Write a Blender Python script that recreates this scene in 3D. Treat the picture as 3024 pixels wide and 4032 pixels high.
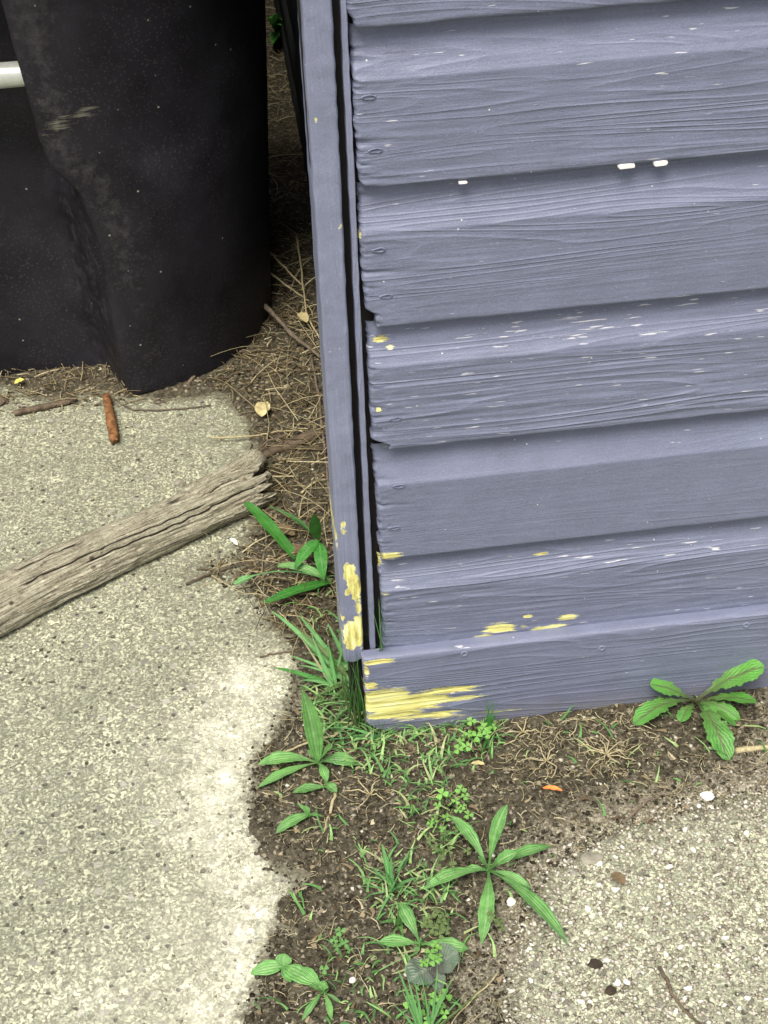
import bpy, math, random
import numpy as np
from mathutils import Vector, Matrix
random.seed(7); rng = np.random.default_rng(11)
C = bpy.context.scene.collection
scene = bpy.context.scene
for o in list(bpy.data.objects): bpy.data.objects.remove(o)

# ------------------------------------------------------------------ camera
YAW, PITCH, ROLL = 0.0914650, 0.6681349, -0.0510877
CAM = np.array([-0.13392, -1.58577, 1.67721])
F_PX = 5800.0; PW, PH = 3024, 4032
cf = np.array([math.sin(YAW)*math.cos(PITCH), math.cos(YAW)*math.cos(PITCH), -math.sin(PITCH)])
cr = np.array([math.cos(YAW), -math.sin(YAW), 0.0]); cu = np.cross(cr, cf)
c_, s_ = math.cos(ROLL), math.sin(ROLL)
cr, cu = cr*c_+cu*s_, -cr*s_+cu*c_
cam_d = bpy.data.cameras.new('camera'); cam = bpy.data.objects.new('camera', cam_d); C.objects.link(cam)
M4 = Matrix([[cr[0], cu[0], -cf[0], CAM[0]], [cr[1], cu[1], -cf[1], CAM[1]], [cr[2], cu[2], -cf[2], CAM[2]], [0, 0, 0, 1]])
cam.matrix_world = M4
cam_d.sensor_fit = 'VERTICAL'; cam_d.sensor_height = 36.0; cam_d.lens = 36.0*F_PX/PH
cam_d.clip_start = 0.05; cam_d.clip_end = 500
scene.camera = cam

# ------------------------------------------------------------------ light
SUN_EL, SUN_AZ = math.radians(62), math.radians(205)     # azimuth clockwise from +y (north)
w = bpy.data.worlds.new("World"); scene.world = w; w.use_nodes = True
nt = w.node_tree; nt.nodes.clear()
sky = nt.nodes.new('ShaderNodeTexSky'); sky.sky_type = 'NISHITA'; sky.sun_disc = False
sky.sun_elevation = SUN_EL; sky.sun_rotation = SUN_AZ; sky.dust_density = 6.0; sky.air_density = 0.8; sky.ozone_density = 0.6
bg = nt.nodes.new('ShaderNodeBackground'); bg.inputs['Strength'].default_value = 0.10
wo = nt.nodes.new('ShaderNodeOutputWorld')
nt.links.new(sky.outputs[0], bg.inputs[0]); nt.links.new(bg.outputs[0], wo.inputs[0])
sd_ = bpy.data.lights.new('sun', 'SUN'); sd_.energy = 2.0; sd_.angle = math.radians(28); sd_.color = (1.0, 0.96, 0.88)
sun = bpy.data.objects.new('sun', sd_); C.objects.link(sun)
dirv = Vector((math.sin(SUN_AZ)*math.cos(SUN_EL), math.cos(SUN_AZ)*math.cos(SUN_EL), math.sin(SUN_EL)))
sun.rotation_euler = dirv.to_track_quat('Z', 'Y').to_euler(); sun.location = dirv*5
scene.view_settings.view_transform = 'Standard'; scene.view_settings.look = 'None'
scene.view_settings.exposure = 0.80; scene.view_settings.gamma = 1.0
scene.view_settings.use_curve_mapping = False

# ------------------------------------------------------------------ measuring: photo sight line to a real point
K = PW/1659.0
def ray(px, py):
    d = cf + (px*K-PW/2)/F_PX*cr - (py*K-PH/2)/F_PX*cu
    return d
def G(px, py, z=0.0):                     # on the level z
    d = ray(px, py); t = (z-CAM[2])/d[2]; return Vector(CAM+t*d)
def WY(px, py, y=0.0):                    # on the upright plane y
    d = ray(px, py); t = (y-CAM[1])/d[1]; return Vector(CAM+t*d)
def GF(px, py, z=0.0, ylim=-0.032):       # on level z, but kept in front of the base board
    p = G(px, py, z)
    while p.x > -0.03 and p.y > ylim and z < 0.3 and p.y < 0.4:
        z += 0.004; p = G(px, py, z)
    return p
def mpp(p):                               # metres per (1659-wide) pixel at p
    return (Vector(CAM)-p).length/(F_PX/K)

# ------------------------------------------------------------------ noise
def hash3(ix, iy, iz, s):
    n = (ix*374761393 + iy*668265263 + iz*2147483647*3 + s*974711) & 0xFFFFFFFF
    n = ((n ^ (n >> 13))*1274126177) & 0xFFFFFFFF
    return ((n ^ (n >> 16)) & 0xFFFFFF)/float(0xFFFFFF)
def vnoise(x, y, s=0):
    x = np.asarray(x, float); y = np.asarray(y, float); x, y = np.broadcast_arrays(x, y)
    ix = np.floor(x).astype(np.int64); iy = np.floor(y).astype(np.int64)
    fx = x-ix; fy = y-iy; fx = fx*fx*(3-2*fx); fy = fy*fy*(3-2*fy)
    h = lambda a, b: hash3(a, b, 0, s)
    return (h(ix, iy)*(1-fx)+h(ix+1, iy)*fx)*(1-fy)+(h(ix, iy+1)*(1-fx)+h(ix+1, iy+1)*fx)*fy - 0.5
def fbm(x, y, oct=4, s=0):
    a = 1.0; r = 0
    for o in range(oct):
        r = r + a*vnoise(x*2**o+o*17.3, y*2**o-o*9.1, s+o); a *= .5
    return r

# ------------------------------------------------------------------ mesh helpers
def mkmesh(name, verts, faces, smooth=True, uvs=None, attrs=None):
    me = bpy.data.meshes.new(name)
    me.from_pydata([tuple(v) for v in verts], [], [tuple(f) for f in faces])
    if smooth: me.polygons.foreach_set('use_smooth', [True]*len(me.polygons))
    if uvs is not None:
        ul = me.uv_layers.new(name='UVMap')
        li = np.empty(len(me.loops), dtype=np.int32); me.loops.foreach_get('vertex_index', li)
        ul.data.foreach_set('uv', np.asarray(uvs, dtype=np.float32)[li].ravel())
    if attrs:
        for k, a in attrs.items():
            at = me.attributes.new(k, 'FLOAT', 'POINT'); at.data.foreach_set('value', np.asarray(a, dtype=np.float32).ravel())
    me.update(); return me
def link(name, me, mat=None, parent=None, loc=None):
    o = bpy.data.objects.new(name, me); C.objects.link(o)
    if mat is not None and me is not None and len(me.materials) == 0: me.materials.append(mat)
    if parent is not None: o.parent = parent
    if loc is not None: o.location = loc
    return o
def tag(o, label=None, cat=None, group=None, kind=None):
    if label: o['label'] = label
    if cat: o['category'] = cat
    if group: o['group'] = group
    if kind: o['kind'] = kind
    return o
def thing(name, label, cat, loc=(0, 0, 0), group=None):
    o = bpy.data.objects.new(name, None); C.objects.link(o); o.location = loc; o.empty_display_size = .02
    return tag(o, label, cat, group)
class MB:
    def __init__(s): s.v = []; s.f = []; s.uv = []
    def add(s, v, f, uv=None):
        n = len(s.v); s.v += [tuple(a) for a in v]; s.f += [tuple(i+n for i in q) for q in f]
        s.uv += ([tuple(a) for a in uv] if uv is not None else [(0, 0)]*len(v))
    def box(s, x0, x1, y0, y1, z0, z1):
        v = [(x, y, z) for z in (z0, z1) for y in (y0, y1) for x in (x0, x1)]
        s.add(v, [(0, 2, 3, 1), (4, 5, 7, 6), (0, 1, 5, 4), (2, 6, 7, 3), (0, 4, 6, 2), (1, 3, 7, 5)])
    def mesh(s, name, smooth=True): return mkmesh(name, s.v, s.f, smooth, s.uv)
def gridmesh(P, name, uv=None, attrs=None, flip=False, smooth=True):
    n, m, _ = P.shape; idx = np.arange(n*m).reshape(n, m)
    a = idx[:-1, :-1].ravel(); b = idx[1:, :-1].ravel(); c = idx[1:, 1:].ravel(); d = idx[:-1, 1:].ravel()
    F = np.stack([a, b, c, d], 1)
    if flip: F = F[:, ::-1]
    me = bpy.data.meshes.new(name); V = P.reshape(-1, 3).astype(np.float32)
    me.vertices.add(len(V)); me.vertices.foreach_set('co', V.ravel())
    me.loops.add(F.size); me.loops.foreach_set('vertex_index', F.ravel().astype(np.int32))
    me.polygons.add(len(F)); me.polygons.foreach_set('loop_start', (np.arange(len(F))*4).astype(np.int32))
    me.polygons.foreach_set('loop_total', np.full(len(F), 4, dtype=np.int32))
    me.polygons.foreach_set('use_smooth', [smooth]*len(F))
    if attrs:
        for k, at_ in attrs.items():
            at = me.attributes.new(k, 'FLOAT', 'POINT'); at.data.foreach_set('value', np.asarray(at_, dtype=np.float32).ravel())
    me.update(calc_edges=True); me.validate(); return me
def tube(mb, pts, rads, sides=5, cap=True):
    pts = [Vector(p) for p in pts]; n = len(pts); vs = []; 
    ref = Vector((.13, .2, 1)).normalized()
    for i, p in enumerate(pts):
        t = (pts[min(i+1, n-1)]-pts[max(i-1, 0)])
        if t.length < 1e-9: t = Vector((1, 0, 0))
        t.normalize(); a = t.cross(ref)
        if a.length < .05: a = t.cross(Vector((1, 0, 0)))
        a.normalize(); b = t.cross(a)
        for k in range(sides):
            an = 2*math.pi*k/sides; vs.append(p+(a*math.cos(an)+b*math.sin(an))*rads[i])
    fs = []
    for i in range(n-1):
        for k in range(sides):
            k2 = (k+1) % sides; fs.append((i*sides+k, i*sides+k2, (i+1)*sides+k2, (i+1)*sides+k))
    if cap:
        fs.append(tuple(range(sides))[::-1]); fs.append(tuple((n-1)*sides+k for k in range(sides)))
    mb.add(vs, fs)

# ------------------------------------------------------------------ materials
class Mat:
    def __init__(s, name):
        s.m = bpy.data.materials.new(name); s.m.use_nodes = True; s.t = s.m.node_tree
        s.b = s.t.nodes['Principled BSDF']; s.out = s.t.nodes['Material Output']
    def n(s, ty, **kw):
        nd = s.t.nodes.new(ty)
        for k, v in kw.items():
            if k.startswith('i_'): nd.inputs[k[2:].replace('_', ' ')].default_value = v
            else: setattr(nd, k, v)
        return nd
    def l(s, a, b): s.t.links.new(a, b); return s
    def coords(s, scale=(1, 1, 1), rnd=True, kind='Object'):
        tc = s.n('ShaderNodeTexCoord'); mp = s.n('ShaderNodeMapping'); mp.inputs['Scale'].default_value = scale
        if rnd:
            oi = s.n('ShaderNodeObjectInfo'); mu = s.n('ShaderNodeVectorMath', operation='SCALE')
            cx = s.n('ShaderNodeCombineXYZ'); s.l(oi.outputs['Random'], cx.inputs[0]); s.l(oi.outputs['Random'], cx.inputs[2]); 
            s.l(cx.outputs[0], mu.inputs[0]); mu.inputs['Scale'].default_value = 37.0
            ad = s.n('ShaderNodeVectorMath', operation='ADD'); s.l(tc.outputs[kind], ad.inputs[0]); s.l(mu.outputs[0], ad.inputs[1])
            s.l(ad.outputs[0], mp.inputs[0])
        else: s.l(tc.outputs[kind], mp.inputs[0])
        return mp.outputs[0]
    def noise(s, vec, scale=1, detail=4, rough=.55, dist=0.0, col=False):
        nd = s.n('ShaderNodeTexNoise'); s.l(vec, nd.inputs['Vector']); nd.inputs['Scale'].default_value = scale
        nd.inputs['Detail'].default_value = detail; nd.inputs['Roughness'].default_value = rough; nd.inputs['Distortion'].default_value = dist
        return nd.outputs['Color' if col else 'Fac']
    def vor(s, vec, scale=1, feature='F1', out='Distance', rand=1.0):
        nd = s.n('ShaderNodeTexVoronoi', feature=feature); s.l(vec, nd.inputs['Vector']); nd.inputs['Scale'].default_value = scale
        nd.inputs['Randomness'].default_value = rand
        return nd.outputs[out]
    def ramp(s, fac, stops, interp='LINEAR'):
        nd = s.n('ShaderNodeValToRGB'); s.l(fac, nd.inputs[0]); cr_ = nd.color_ramp; cr_.interpolation = interp
        while len(cr_.elements) < len(stops): cr_.elements.new(.5)
        for e, (p, c) in zip(cr_.elements, stops):
            e.position = p
            e.color = (c, c, c, 1) if not isinstance(c, (tuple, list)) else (*c, 1)
        return nd.outputs[0]
    def math(s, op, a, b=None, clamp=False):
        nd = s.n('ShaderNodeMath', operation=op); nd.use_clamp = clamp
        for i, x in enumerate((a, b)):
            if x is None: continue
            if isinstance(x, (int, float)): nd.inputs[i].default_value = x
            else: s.l(x, nd.inputs[i])
        return nd.outputs[0]
    def mix(s, fac, a, b, blend='MIX'):
        nd = s.n('ShaderNodeMix', data_type='RGBA', blend_type=blend)
        for sock, x in ((nd.inputs[0], fac), (nd.inputs[6], a), (nd.inputs[7], b)):
            if isinstance(x, (int, float)): sock.default_value = x
            elif isinstance(x, tuple): sock.default_value = (*x, 1)
            else: s.l(x, sock)
        return nd.outputs[2]
    def attr(s, name):
        nd = s.n('ShaderNodeAttribute'); nd.attribute_name = name; return nd.outputs['Fac']
    def bump(s, h, strength=.5, dist=.002, prev=None):
        nd = s.n('ShaderNodeBump'); nd.inputs['Strength'].default_value = strength; nd.inputs['Distance'].default_value = dist
        s.l(h, nd.inputs['Height'])
        if prev is not None: s.l(prev, nd.inputs['Normal'])
        return nd.outputs[0]
    def fin(s, col, rough=.6, nrm=None, spec=.4):
        for sock, x in (('Base Color', col), ('Roughness', rough)):
            if isinstance(x, (int, float)): s.b.inputs[sock].default_value = x
            elif isinstance(x, tuple): s.b.inputs[sock].default_value = (*x, 1)
            else: s.l(x, s.b.inputs[sock])
        if nrm is not None: s.l(nrm, s.b.inputs['Normal'])
        s.b.inputs['Specular IOR Level'].default_value = spec
        return s.m

def painted_wood(name, base, vertical=False, grain=1.0, wear=1.0):
    m = Mat(name)
    sc = (2.2, 8, 75) if not vertical else (75, 8, 2.2)
    v = m.coords(sc)
    v2 = m.coords((1, 1, 1))
    g = m.noise(v, 1.0, 6, .62, .25)                     # long fibres
    vb = m.coords((1.1, 3, 17) if not vertical else (17, 3, 1.1))
    cath = m.noise(vb, 1.0, 1.5, .5, .35)
    rings = m.math('PINGPONG', m.math('MULTIPLY', cath, 34.0), 1.0)
    rings = m.ramp(rings, [(0, 1), (.28, .35), (.6, 0), (1, .1)])
    reg = m.ramp(m.noise(m.coords((.9, 2, 6) if not vertical else (6, 2, .9)), 1.2, 2), [(.38, 0.12), (.62, 1)])
    if not vertical: reg = m.math('MULTIPLY', reg, m.attr('grain'))
    h = m.math('ADD', m.math('MULTIPLY', m.math('MULTIPLY', rings, reg), .9), m.math('MULTIPLY', m.math('MULTIPLY', g, reg), 2.4))
    soft = m.noise(v2, 9, 3)
    fine = m.noise(v2, 420, 3, .6)
    h = m.math('ADD', h, m.math('MULTIPLY', soft, .35))
    h = m.math('ADD', h, m.math('MULTIPLY', fine, .5))
    # colour: soft mottling, dusty grain, white flecks
    mott = m.ramp(m.noise(v2, 14, 5, .6), [(.3, tuple(c*.90 for c in base)), (.7, tuple(c*1.10 for c in base))])
    g2 = m.noise(m.coords((7, 20, 190) if not vertical else (190, 20, 7)), 1.0, 4, .6)
    col = m.mix(m.math('MULTIPLY', m.ramp(g2, [(.50, 0), (.72, .55)]), reg), mott, tuple(min(1, c*1.5) for c in base))
    col = m.mix(m.math('MULTIPLY', m.math('MULTIPLY', rings, reg), .30), col, tuple(min(1, c*1.6) for c in base))
    col = m.mix(m.ramp(m.noise(v2, 520, 2, .6), [(.35, .22), (.5, 0)]), col, tuple(c*.55 for c in base))
    col = m.mix(m.ramp(m.noise(v2, 470, 2, .6), [(.55, 0), (.7, .25)]), col, tuple(c*1.9 for c in base))
    dirt = m.ramp(m.noise(v2, 33, 6, .7), [(.56, 0), (.75, .4)])
    col = m.mix(dirt, col, (base[0]*.72, base[1]*.74, base[2]*.66))
    fl = m.noise(m.coords((26, 40, 260) if not vertical else (260, 40, 26)), 1.0, 2, .5)
    dens = m.noise(v2, 5, 2)
    if not vertical: dens = m.math('ADD', dens, m.math('MULTIPLY', m.math('SUBTRACT', m.attr('grain'), .8), .25))
    fl = m.math('ADD', fl, m.math('MULTIPLY', dens, .22))
    flm = m.ramp(fl, [(.84-.02*wear, 0), (.88-.02*wear, 1)])
    col = m.mix(m.math('MULTIPLY', flm, .8), col, (.62, .63, .66))
    sp = m.vor(v2, 55, 'F1'); spk = m.ramp(sp, [(.045, 1), (.07, 0)])
    spk = m.math('MULTIPLY', spk, m.ramp(m.noise(v2, 21, 2), [(.55, 0), (.6, 1)]))
    col = m.mix(spk, col, (.7, .7, .66))
    # peeled areas from the mesh attribute
    pe = m.attr('peel')
    ed = m.noise(m.coords((16, 60, 260) if not vertical else (130, 60, 90)), 1.0, 6, .72)
    pm = m.math('ADD', pe, m.math('MULTIPLY', m.math('SUBTRACT', ed, .5), 2.1))
    pk = m.ramp(pm, [(.5, 0), (.535, 1)])
    wv = m.noise(m.coords((9, 60, 160) if not vertical else (140, 60, 25)), 1.0, 5, .7)
    woodc = m.ramp(wv, [(.32, (.16, .135, .08)), (.40, (.54, .49, .16)), (.53, (.80, .78, .27)), (.68, (.92, .91, .62))])
    prim = m.math('MULTIPLY', m.ramp(pm, [(.43, 0), (.47, 1)]), m.ramp(m.noise(v2, 70, 2), [(.42, 0), (.5, 1)]))
    col = m.mix(prim, col, (.66, .66, .62))
    spl = m.math('MULTIPLY', m.attr('splash'), m.ramp(m.noise(v2, 40, 5, .7), [(.35, .1), (.65, .8)]))
    col = m.mix(spl, col, (.16, .155, .13))
    col = m.mix(pk, col, woodc)
    hh = m.math('SUBTRACT', h, m.math('MULTIPLY', pk, 1.2))
    nrm = m.bump(hh, .75*grain, .0018)
    rough = m.ramp(m.noise(v2, 60, 3), [(.3, .42), (.7, .6)])
    return m.fin(col, rough, nrm, .45)

PAINT = (.156, .175, .250)
M_board = painted_wood('grey_blue_painted_wood', PAINT)
M_post = painted_wood('grey_blue_painted_trim', (.188, .208, .292), True, .8, .2)
M_strip = painted_wood('dark_painted_trim', (.07, .07, .10), True, .8, 0)
def plain(name, col, rough=.7, var=.2, scale=30, bump=.4, spec=.3, stretch=(1, 1, 1)):
    m = Mat(name); v = m.coords(stretch)
    n1 = m.noise(v, scale, 5, .6)
    c = m.ramp(n1, [(.3, tuple(x*(1-var) for x in col)), (.7, tuple(min(1, x*(1+var)) for x in col))])
    return m.fin(c, rough, m.bump(m.noise(v, scale*3, 4), bump, .002), spec)
M_dark = plain('dark_recess_wood', (.015, .014, .013), .9)
M_side = plain('shaded_weathered_side_paint', (.022, .028, .030), .8, .5, 12, .8, stretch=(8, 8, .8))  # near-black base puts the side wall's shade into its colour
M_chip = plain('white_primer', (.82, .80, .76), .6, .05)
M_roof = plain('roof_shingle', (.06, .06, .06), .9)

def concrete(name, base=(.34, .335, .25), pebbles=0.0):
    m = Mat(name); v = m.coords(rnd=False)
    wv = m.noise(v, 60, 2, col=True)
    vv = m.n('ShaderNodeVectorMath', operation='MULTIPLY_ADD'); m.l(wv, vv.inputs[0]); vv.inputs[1].default_value = (.01, .01, .0); m.l(v, vv.inputs[2])
    v2 = vv.outputs[0]
    big = m.noise(v, 5.5, 4, .6); mid = m.noise(v, 45, 4, .65); fin = m.noise(v2, 235, 4, .78)
    cell = m.vor(v2, 250, out='Color'); cs = m.n('ShaderNodeSeparateColor'); m.l(cell, cs.inputs[0])
    c1 = m.ramp(fin, [(.34, tuple(x*.24 for x in base)), (.43, tuple(x*.60 for x in base)), (.53, tuple(x*1.05 for x in base)), (.62, tuple(min(.9, x*2.3) for x in base))])
    c1 = m.mix(m.ramp(cs.outputs[0], [(.76, 0), (.84, .85)], ), c1, (base[0]*2.45, base[1]*2.45, base[2]*2.4))
    c1 = m.mix(m.ramp(cs.outputs[1], [(.82, 0), (.88, .8)]), c1, (base[0]*.32, base[1]*.30, base[2]*.28))
    c1 = m.mix(m.ramp(mid, [(.35, .0), (.7, .5)]), c1, tuple(x*.62 for x in base))
    # bigger aggregate pieces flush in the face
    cell2 = m.vor(v2, 62, out='Color'); cs2 = m.n('ShaderNodeSeparateColor'); m.l(cell2, cs2.inputs[0])
    d2 = m.vor(v2, 62)
    agg = m.math('MULTIPLY', m.ramp(cs2.outputs[0], [(.84, 0), (.86, 1)]), m.ramp(d2, [(.30, .85), (.42, 0)]))
    aggc = m.ramp(cs2.outputs[1], [(.2, (.20, .19, .165)), (.6, (.30, .29, .26)), (.9, (.5, .48, .42))])
    c1 = m.mix(agg, c1, aggc)
    pit = m.math('MULTIPLY', m.ramp(cs2.outputs[2], [(.90, 0), (.92, 1)]), m.ramp(d2, [(.16, 1), (.24, 0)]))
    c1 = m.mix(pit, c1, (.05, .045, .032))
    c1 = m.mix(m.ramp(m.noise(v, 16, 4, .6), [(.40, .24), (.60, 0)]), c1, tuple(x*.60 for x in (base[0], base[1], base[2]*1.1)))
    c1 = m.mix(m.ramp(big, [(.38, .35), (.62, 0)]), c1, tuple(x*.55 for x in base))
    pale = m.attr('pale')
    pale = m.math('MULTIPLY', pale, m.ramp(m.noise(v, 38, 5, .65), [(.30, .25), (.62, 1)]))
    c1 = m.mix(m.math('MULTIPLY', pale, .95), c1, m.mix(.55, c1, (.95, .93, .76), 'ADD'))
    du = m.attr('dust')
    dn = m.math('ADD', du, m.math('MULTIPLY', m.math('SUBTRACT', m.noise(v, 85, 5, .7), .5), 1.3))
    soilc = m.ramp(m.noise(v, 160, 4), [(.35, (.075, .068, .043)), (.65, (.17, .155, .105))])
    c1 = m.mix(m.ramp(dn, [(.38, 0), (.72, .9)]), c1, soilc)
    h = m.math('ADD', m.math('MULTIPLY', fin, 1.0), m.math('MULTIPLY', mid, 1.2))
    h = m.math('SUBTRACT', h, m.math('MULTIPLY', pit, 1.2))
    return m.fin(c1, .9, m.bump(h, .75, .0035), .2)
M_conc = concrete('worn_concrete', (.338, .350, .250))
M_conc2 = concrete('pebbly_concrete', (.40, .42, .295))
def soil_mat():
    m = Mat('dark_soil'); v = m.coords(rnd=False)
    a = m.noise(v, 130, 5, .7); b = m.noise(v, 14, 3)
    c = m.ramp(a, [(.30, (.014, .012, .008)), (.46, (.055, .048, .031)), (.58, (.115, .102, .069)), (.72, (.29, .27, .20))])
    c = m.mix(m.ramp(b, [(.4, 0), (.65, .35)]), c, (.12, .11, .075))
    ce = m.vor(v, 190, out='Color'); cs = m.n('ShaderNodeSeparateColor'); m.l(ce, cs.inputs[0])
    c = m.mix(m.ramp(cs.outputs[0], [(.93, 0), (.95, .8)]), c, (.35, .31, .22))
    g = m.attr('gravel')
    gc = m.ramp(m.noise(v, 210, 3, .7), [(.4, (.13, .115, .08)), (.52, (.27, .25, .18)), (.66, (.55, .52, .40))])
    gm = m.math('ADD', g, m.math('MULTIPLY', m.math('SUBTRACT', m.noise(v, 70, 4, .7), .5), 1.2))
    c = m.mix(m.ramp(gm, [(.4, 0), (.7, .85)]), c, gc)
    return m.fin(c, .95, m.bump(m.noise(v, 240, 5, .75), .9, .004), .15)
M_soil = soil_mat()
M_far = plain('bare_earth', (.09, .08, .05), .95, .4, 3)

def island(name, stops, rough=.7, spec=.3, bump=None, trans=0):
    m = Mat(name); g = m.n('ShaderNodeNewGeometry')
    c = m.ramp(g.outputs['Random Per Island'], stops)
    v = m.coords(rnd=True)
    c = m.mix(m.ramp(m.noise(v, 180, 3), [(.35, .35), (.65, 0)]), c, (.03, .025, .018))
    m.fin(c, rough, m.bump(m.noise(v, 300, 3), .5, .001), spec)
    return m.m
M_crumb = island('soil_crumb', [(0, (.022, .018, .012)), (.6, (.08, .070, .046)), (1, (.26, .24, .17))], .95, .1)
M_grav = island('pale_gravel', [(0, (.20, .18, .13)), (.35, (.40, .37, .28)), (.75, (.62, .59, .47)), (1, (.78, .75, .64))], .85, .2)
M_straw = island('dry_straw', [(0, (.10, .075, .04)), (.5, (.24, .19, .10)), (.85, (.42, .36, .20)), (1, (.62, .56, .36))], .8, .2)
M_litter = island('leaf_litter', [(0, (.05, .036, .02)), (.5, (.15, .11, .06)), (.85, (.33, .27, .16)), (1, (.55, .50, .34))], .85, .2)
M_straw2 = island('pale_roots', [(0, (.26, .22, .12)), (.6, (.50, .44, .25)), (1, (.70, .66, .42))], .8, .2)
M_turf = island('mixed_turf', [(0, (.06, .17, .045)), (.5, (.14, .33, .09)), (.80, (.32, .52, .18)), (1, (.38, .38, .2))], .55, .3)

def leaf_mat(name, dark, light, rib, veins=0, purple=None):
    m = Mat(name); tc = m.n('ShaderNodeTexCoord'); sp = m.n('ShaderNodeSeparateXYZ'); m.l(tc.outputs['UV'], sp.inputs[0])
    u, vv = sp.outputs[0], sp.outputs[1]
    v = m.coords((1, 1, 1)); n = m.noise(v, 95, 4, .6)
    oi = m.n('ShaderNodeObjectInfo')
    c = m.ramp(n, [(.3, dark), (.7, light)])
    c = m.mix(m.math('MULTIPLY', oi.outputs['Random'], .55), c, tuple(x*1.35 for x in light))
    if purple: c = m.mix(m.ramp(vv, [(.0, 1), (.35, .4), (.8, 0)]), c, purple)
    du = m.math('ABSOLUTE', m.math('SUBTRACT', u, .5))
    ribm = m.ramp(du, [(.035, .8), (.085, 0)])
    c = m.mix(ribm, c, rib)
    h = m.noise(v, 230, 4)
    if veins:
        st = m.math('PINGPONG', m.math('MULTIPLY', u, float(veins)), .5)
        c = m.mix(m.ramp(st, [(0, .25), (.22, 0)]), c, tuple(x*1.5 for x in light))
        c = m.mix(m.ramp(m.noise(v, 45, 4, .7), [(.42, 0), (.7, .5)]), c, tuple(x*.6 for x in dark))
        h = m.math('ADD', h, m.math('MULTIPLY', st, 1.2))
    else:
        d = m.math('ADD', m.math('MULTIPLY', vv, 9.0), m.math('MULTIPLY', du, -7.0))
        st = m.math('PINGPONG', d, .5)
        c = m.mix(m.ramp(st, [(0, .3), (.12, 0)]), c, tuple(x*1.4 for x in light))
        h = m.math('ADD', h, st)
    c = m.mix(m.math('MULTIPLY', m.ramp(m.noise(v, 150, 5, .7), [(.56, 0), (.70, .6)]), m.ramp(m.noise(v, 22, 2), [(.45, .2), (.6, 1)])), c, (.20, .19, .10))
    m.fin(c, .42, m.bump(h, .7, .0016), .5)
    tr = m.n('ShaderNodeBsdfTranslucent'); m.l(c, tr.inputs[0])
    mx = m.n('ShaderNodeMixShader'); mx.inputs[0].default_value = .22
    m.l(m.b.outputs[0], mx.inputs[1]); m.l(tr.outputs[0], mx.inputs[2]); m.l(mx.outputs[0], m.out.inputs[0])
    return m.m
L_dand = leaf_mat('dandelion_leaf', (.06, .22, .035), (.12, .35, .06), (.12, .12, .06), purple=(.10, .07, .045))
L_plan = leaf_mat('plantain_leaf', (.09, .25, .06), (.19, .43, .12), (.30, .52, .20), veins=5)
L_dark = leaf_mat('deep_green_leaf', (.03, .17, .025), (.07, .29, .045), (.11, .32, .07))
L_grey = leaf_mat('greyish_leaf', (.08, .14, .09), (.14, .21, .135), (.22, .26, .20), purple=(.13, .09, .11))
L_grass = leaf_mat('grass_blade', (.08, .27, .07), (.19, .46, .15), (.34, .58, .28))
L_clov = leaf_mat('clover_leaf', (.15, .40, .06), (.28, .60, .13), (.34, .62, .2))
L_olive = leaf_mat('olive_leaf', (.10, .16, .05), (.18, .26, .09), (.25, .3, .14))
L_straw = leaf_mat('straw_blade', (.30, .27, .14), (.52, .48, .28), (.6, .56, .36))

# ================================================================== SETTING
def fine_axis(a, fa, fb, b, fine, coarse):
    return np.concatenate([np.arange(a, fa-1e-6, coarse), np.arange(fa, fb, fine), np.arange(fb, b+coarse*.5, coarse)])
# outline of the bare soil between the two slabs, real metres on the ground
soil_px = [(-60, 800), (90, 858), (260, 846), (360, 862), (470, 850), (540, 900), (560, 960), (520, 1030), (560, 1100), (540, 1160), (530, 1195), (525, 1240), (550, 1262),
           (590, 1300), (600, 1340), (640, 1385), (655, 1430), (640, 1500), (600, 1590), (560, 1650), (552, 1720), (572, 1800), (600, 1868), (655, 1895), (645, 1925),
           (615, 1975), (588, 2050), (570, 2105), (560, 2150), (530, 2215), (500, 2330), (1090, 2330), (1090, 2212), (1085, 2110), (1120, 2030), (1165, 1960),
           (1175, 1890), (1235, 1830), (1300, 1800), (1400, 1770), (1540, 1740), (1700, 1700), (1760, 1400)]
soil_poly = [(p.x, p.y) for p in (G(*q) for q in soil_px)]
soil_poly += [(1.6, -.1), (1.6, .1), (.4, .1), (.4, 6.2), (-4.0, 6.2), (-4.0, 1.15)]
SP = np.array(soil_poly)
def sdist(X, Y, poly=SP):
    """signed distance, positive inside"""
    x = X.ravel(); y = Y.ravel(); d = np.full(x.shape, 1e9); ins = np.zeros(x.shape, bool)
    n = len(poly)
    for i in range(n):
        x1, y1 = poly[i]; x2, y2 = poly[(i+1) % n]
        ex, ey = x2-x1, y2-y1; L2 = ex*ex+ey*ey+1e-12
        t = np.clip(((x-x1)*ex+(y-y1)*ey)/L2, 0, 1)
        d = np.minimum(d, np.hypot(x-x1-t*ex, y-y1-t*ey))
        c = ((y1 > y) != (y2 > y)); 
        xi = (x2-x1)*(y-y1)/((y2-y1) if abs(y2-y1) > 1e-12 else 1e-12)+x1
        ins ^= (c & (x < xi))
    return np.where(ins, d, -d).reshape(X.shape)
def soil_h(X, Y):
    X = np.asarray(X, float); Y = np.asarray(Y, float); X, Y = np.broadcast_arrays(X, Y)
    s = sdist(X, Y) + fbm(X*28, Y*28, 3, 5)*.030
    h = np.clip(s*.28, -.014, .006)
    return h + fbm(X*22, Y*22, 3, 1)*.007 + fbm(X*120, Y*120, 3, 9)*.0045
def right_slab_w(X, Y):                          # how far we are towards the pebbly slab on the right
    s = sdist(X, Y); return np.where(X > .03, s, 9)

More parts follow.
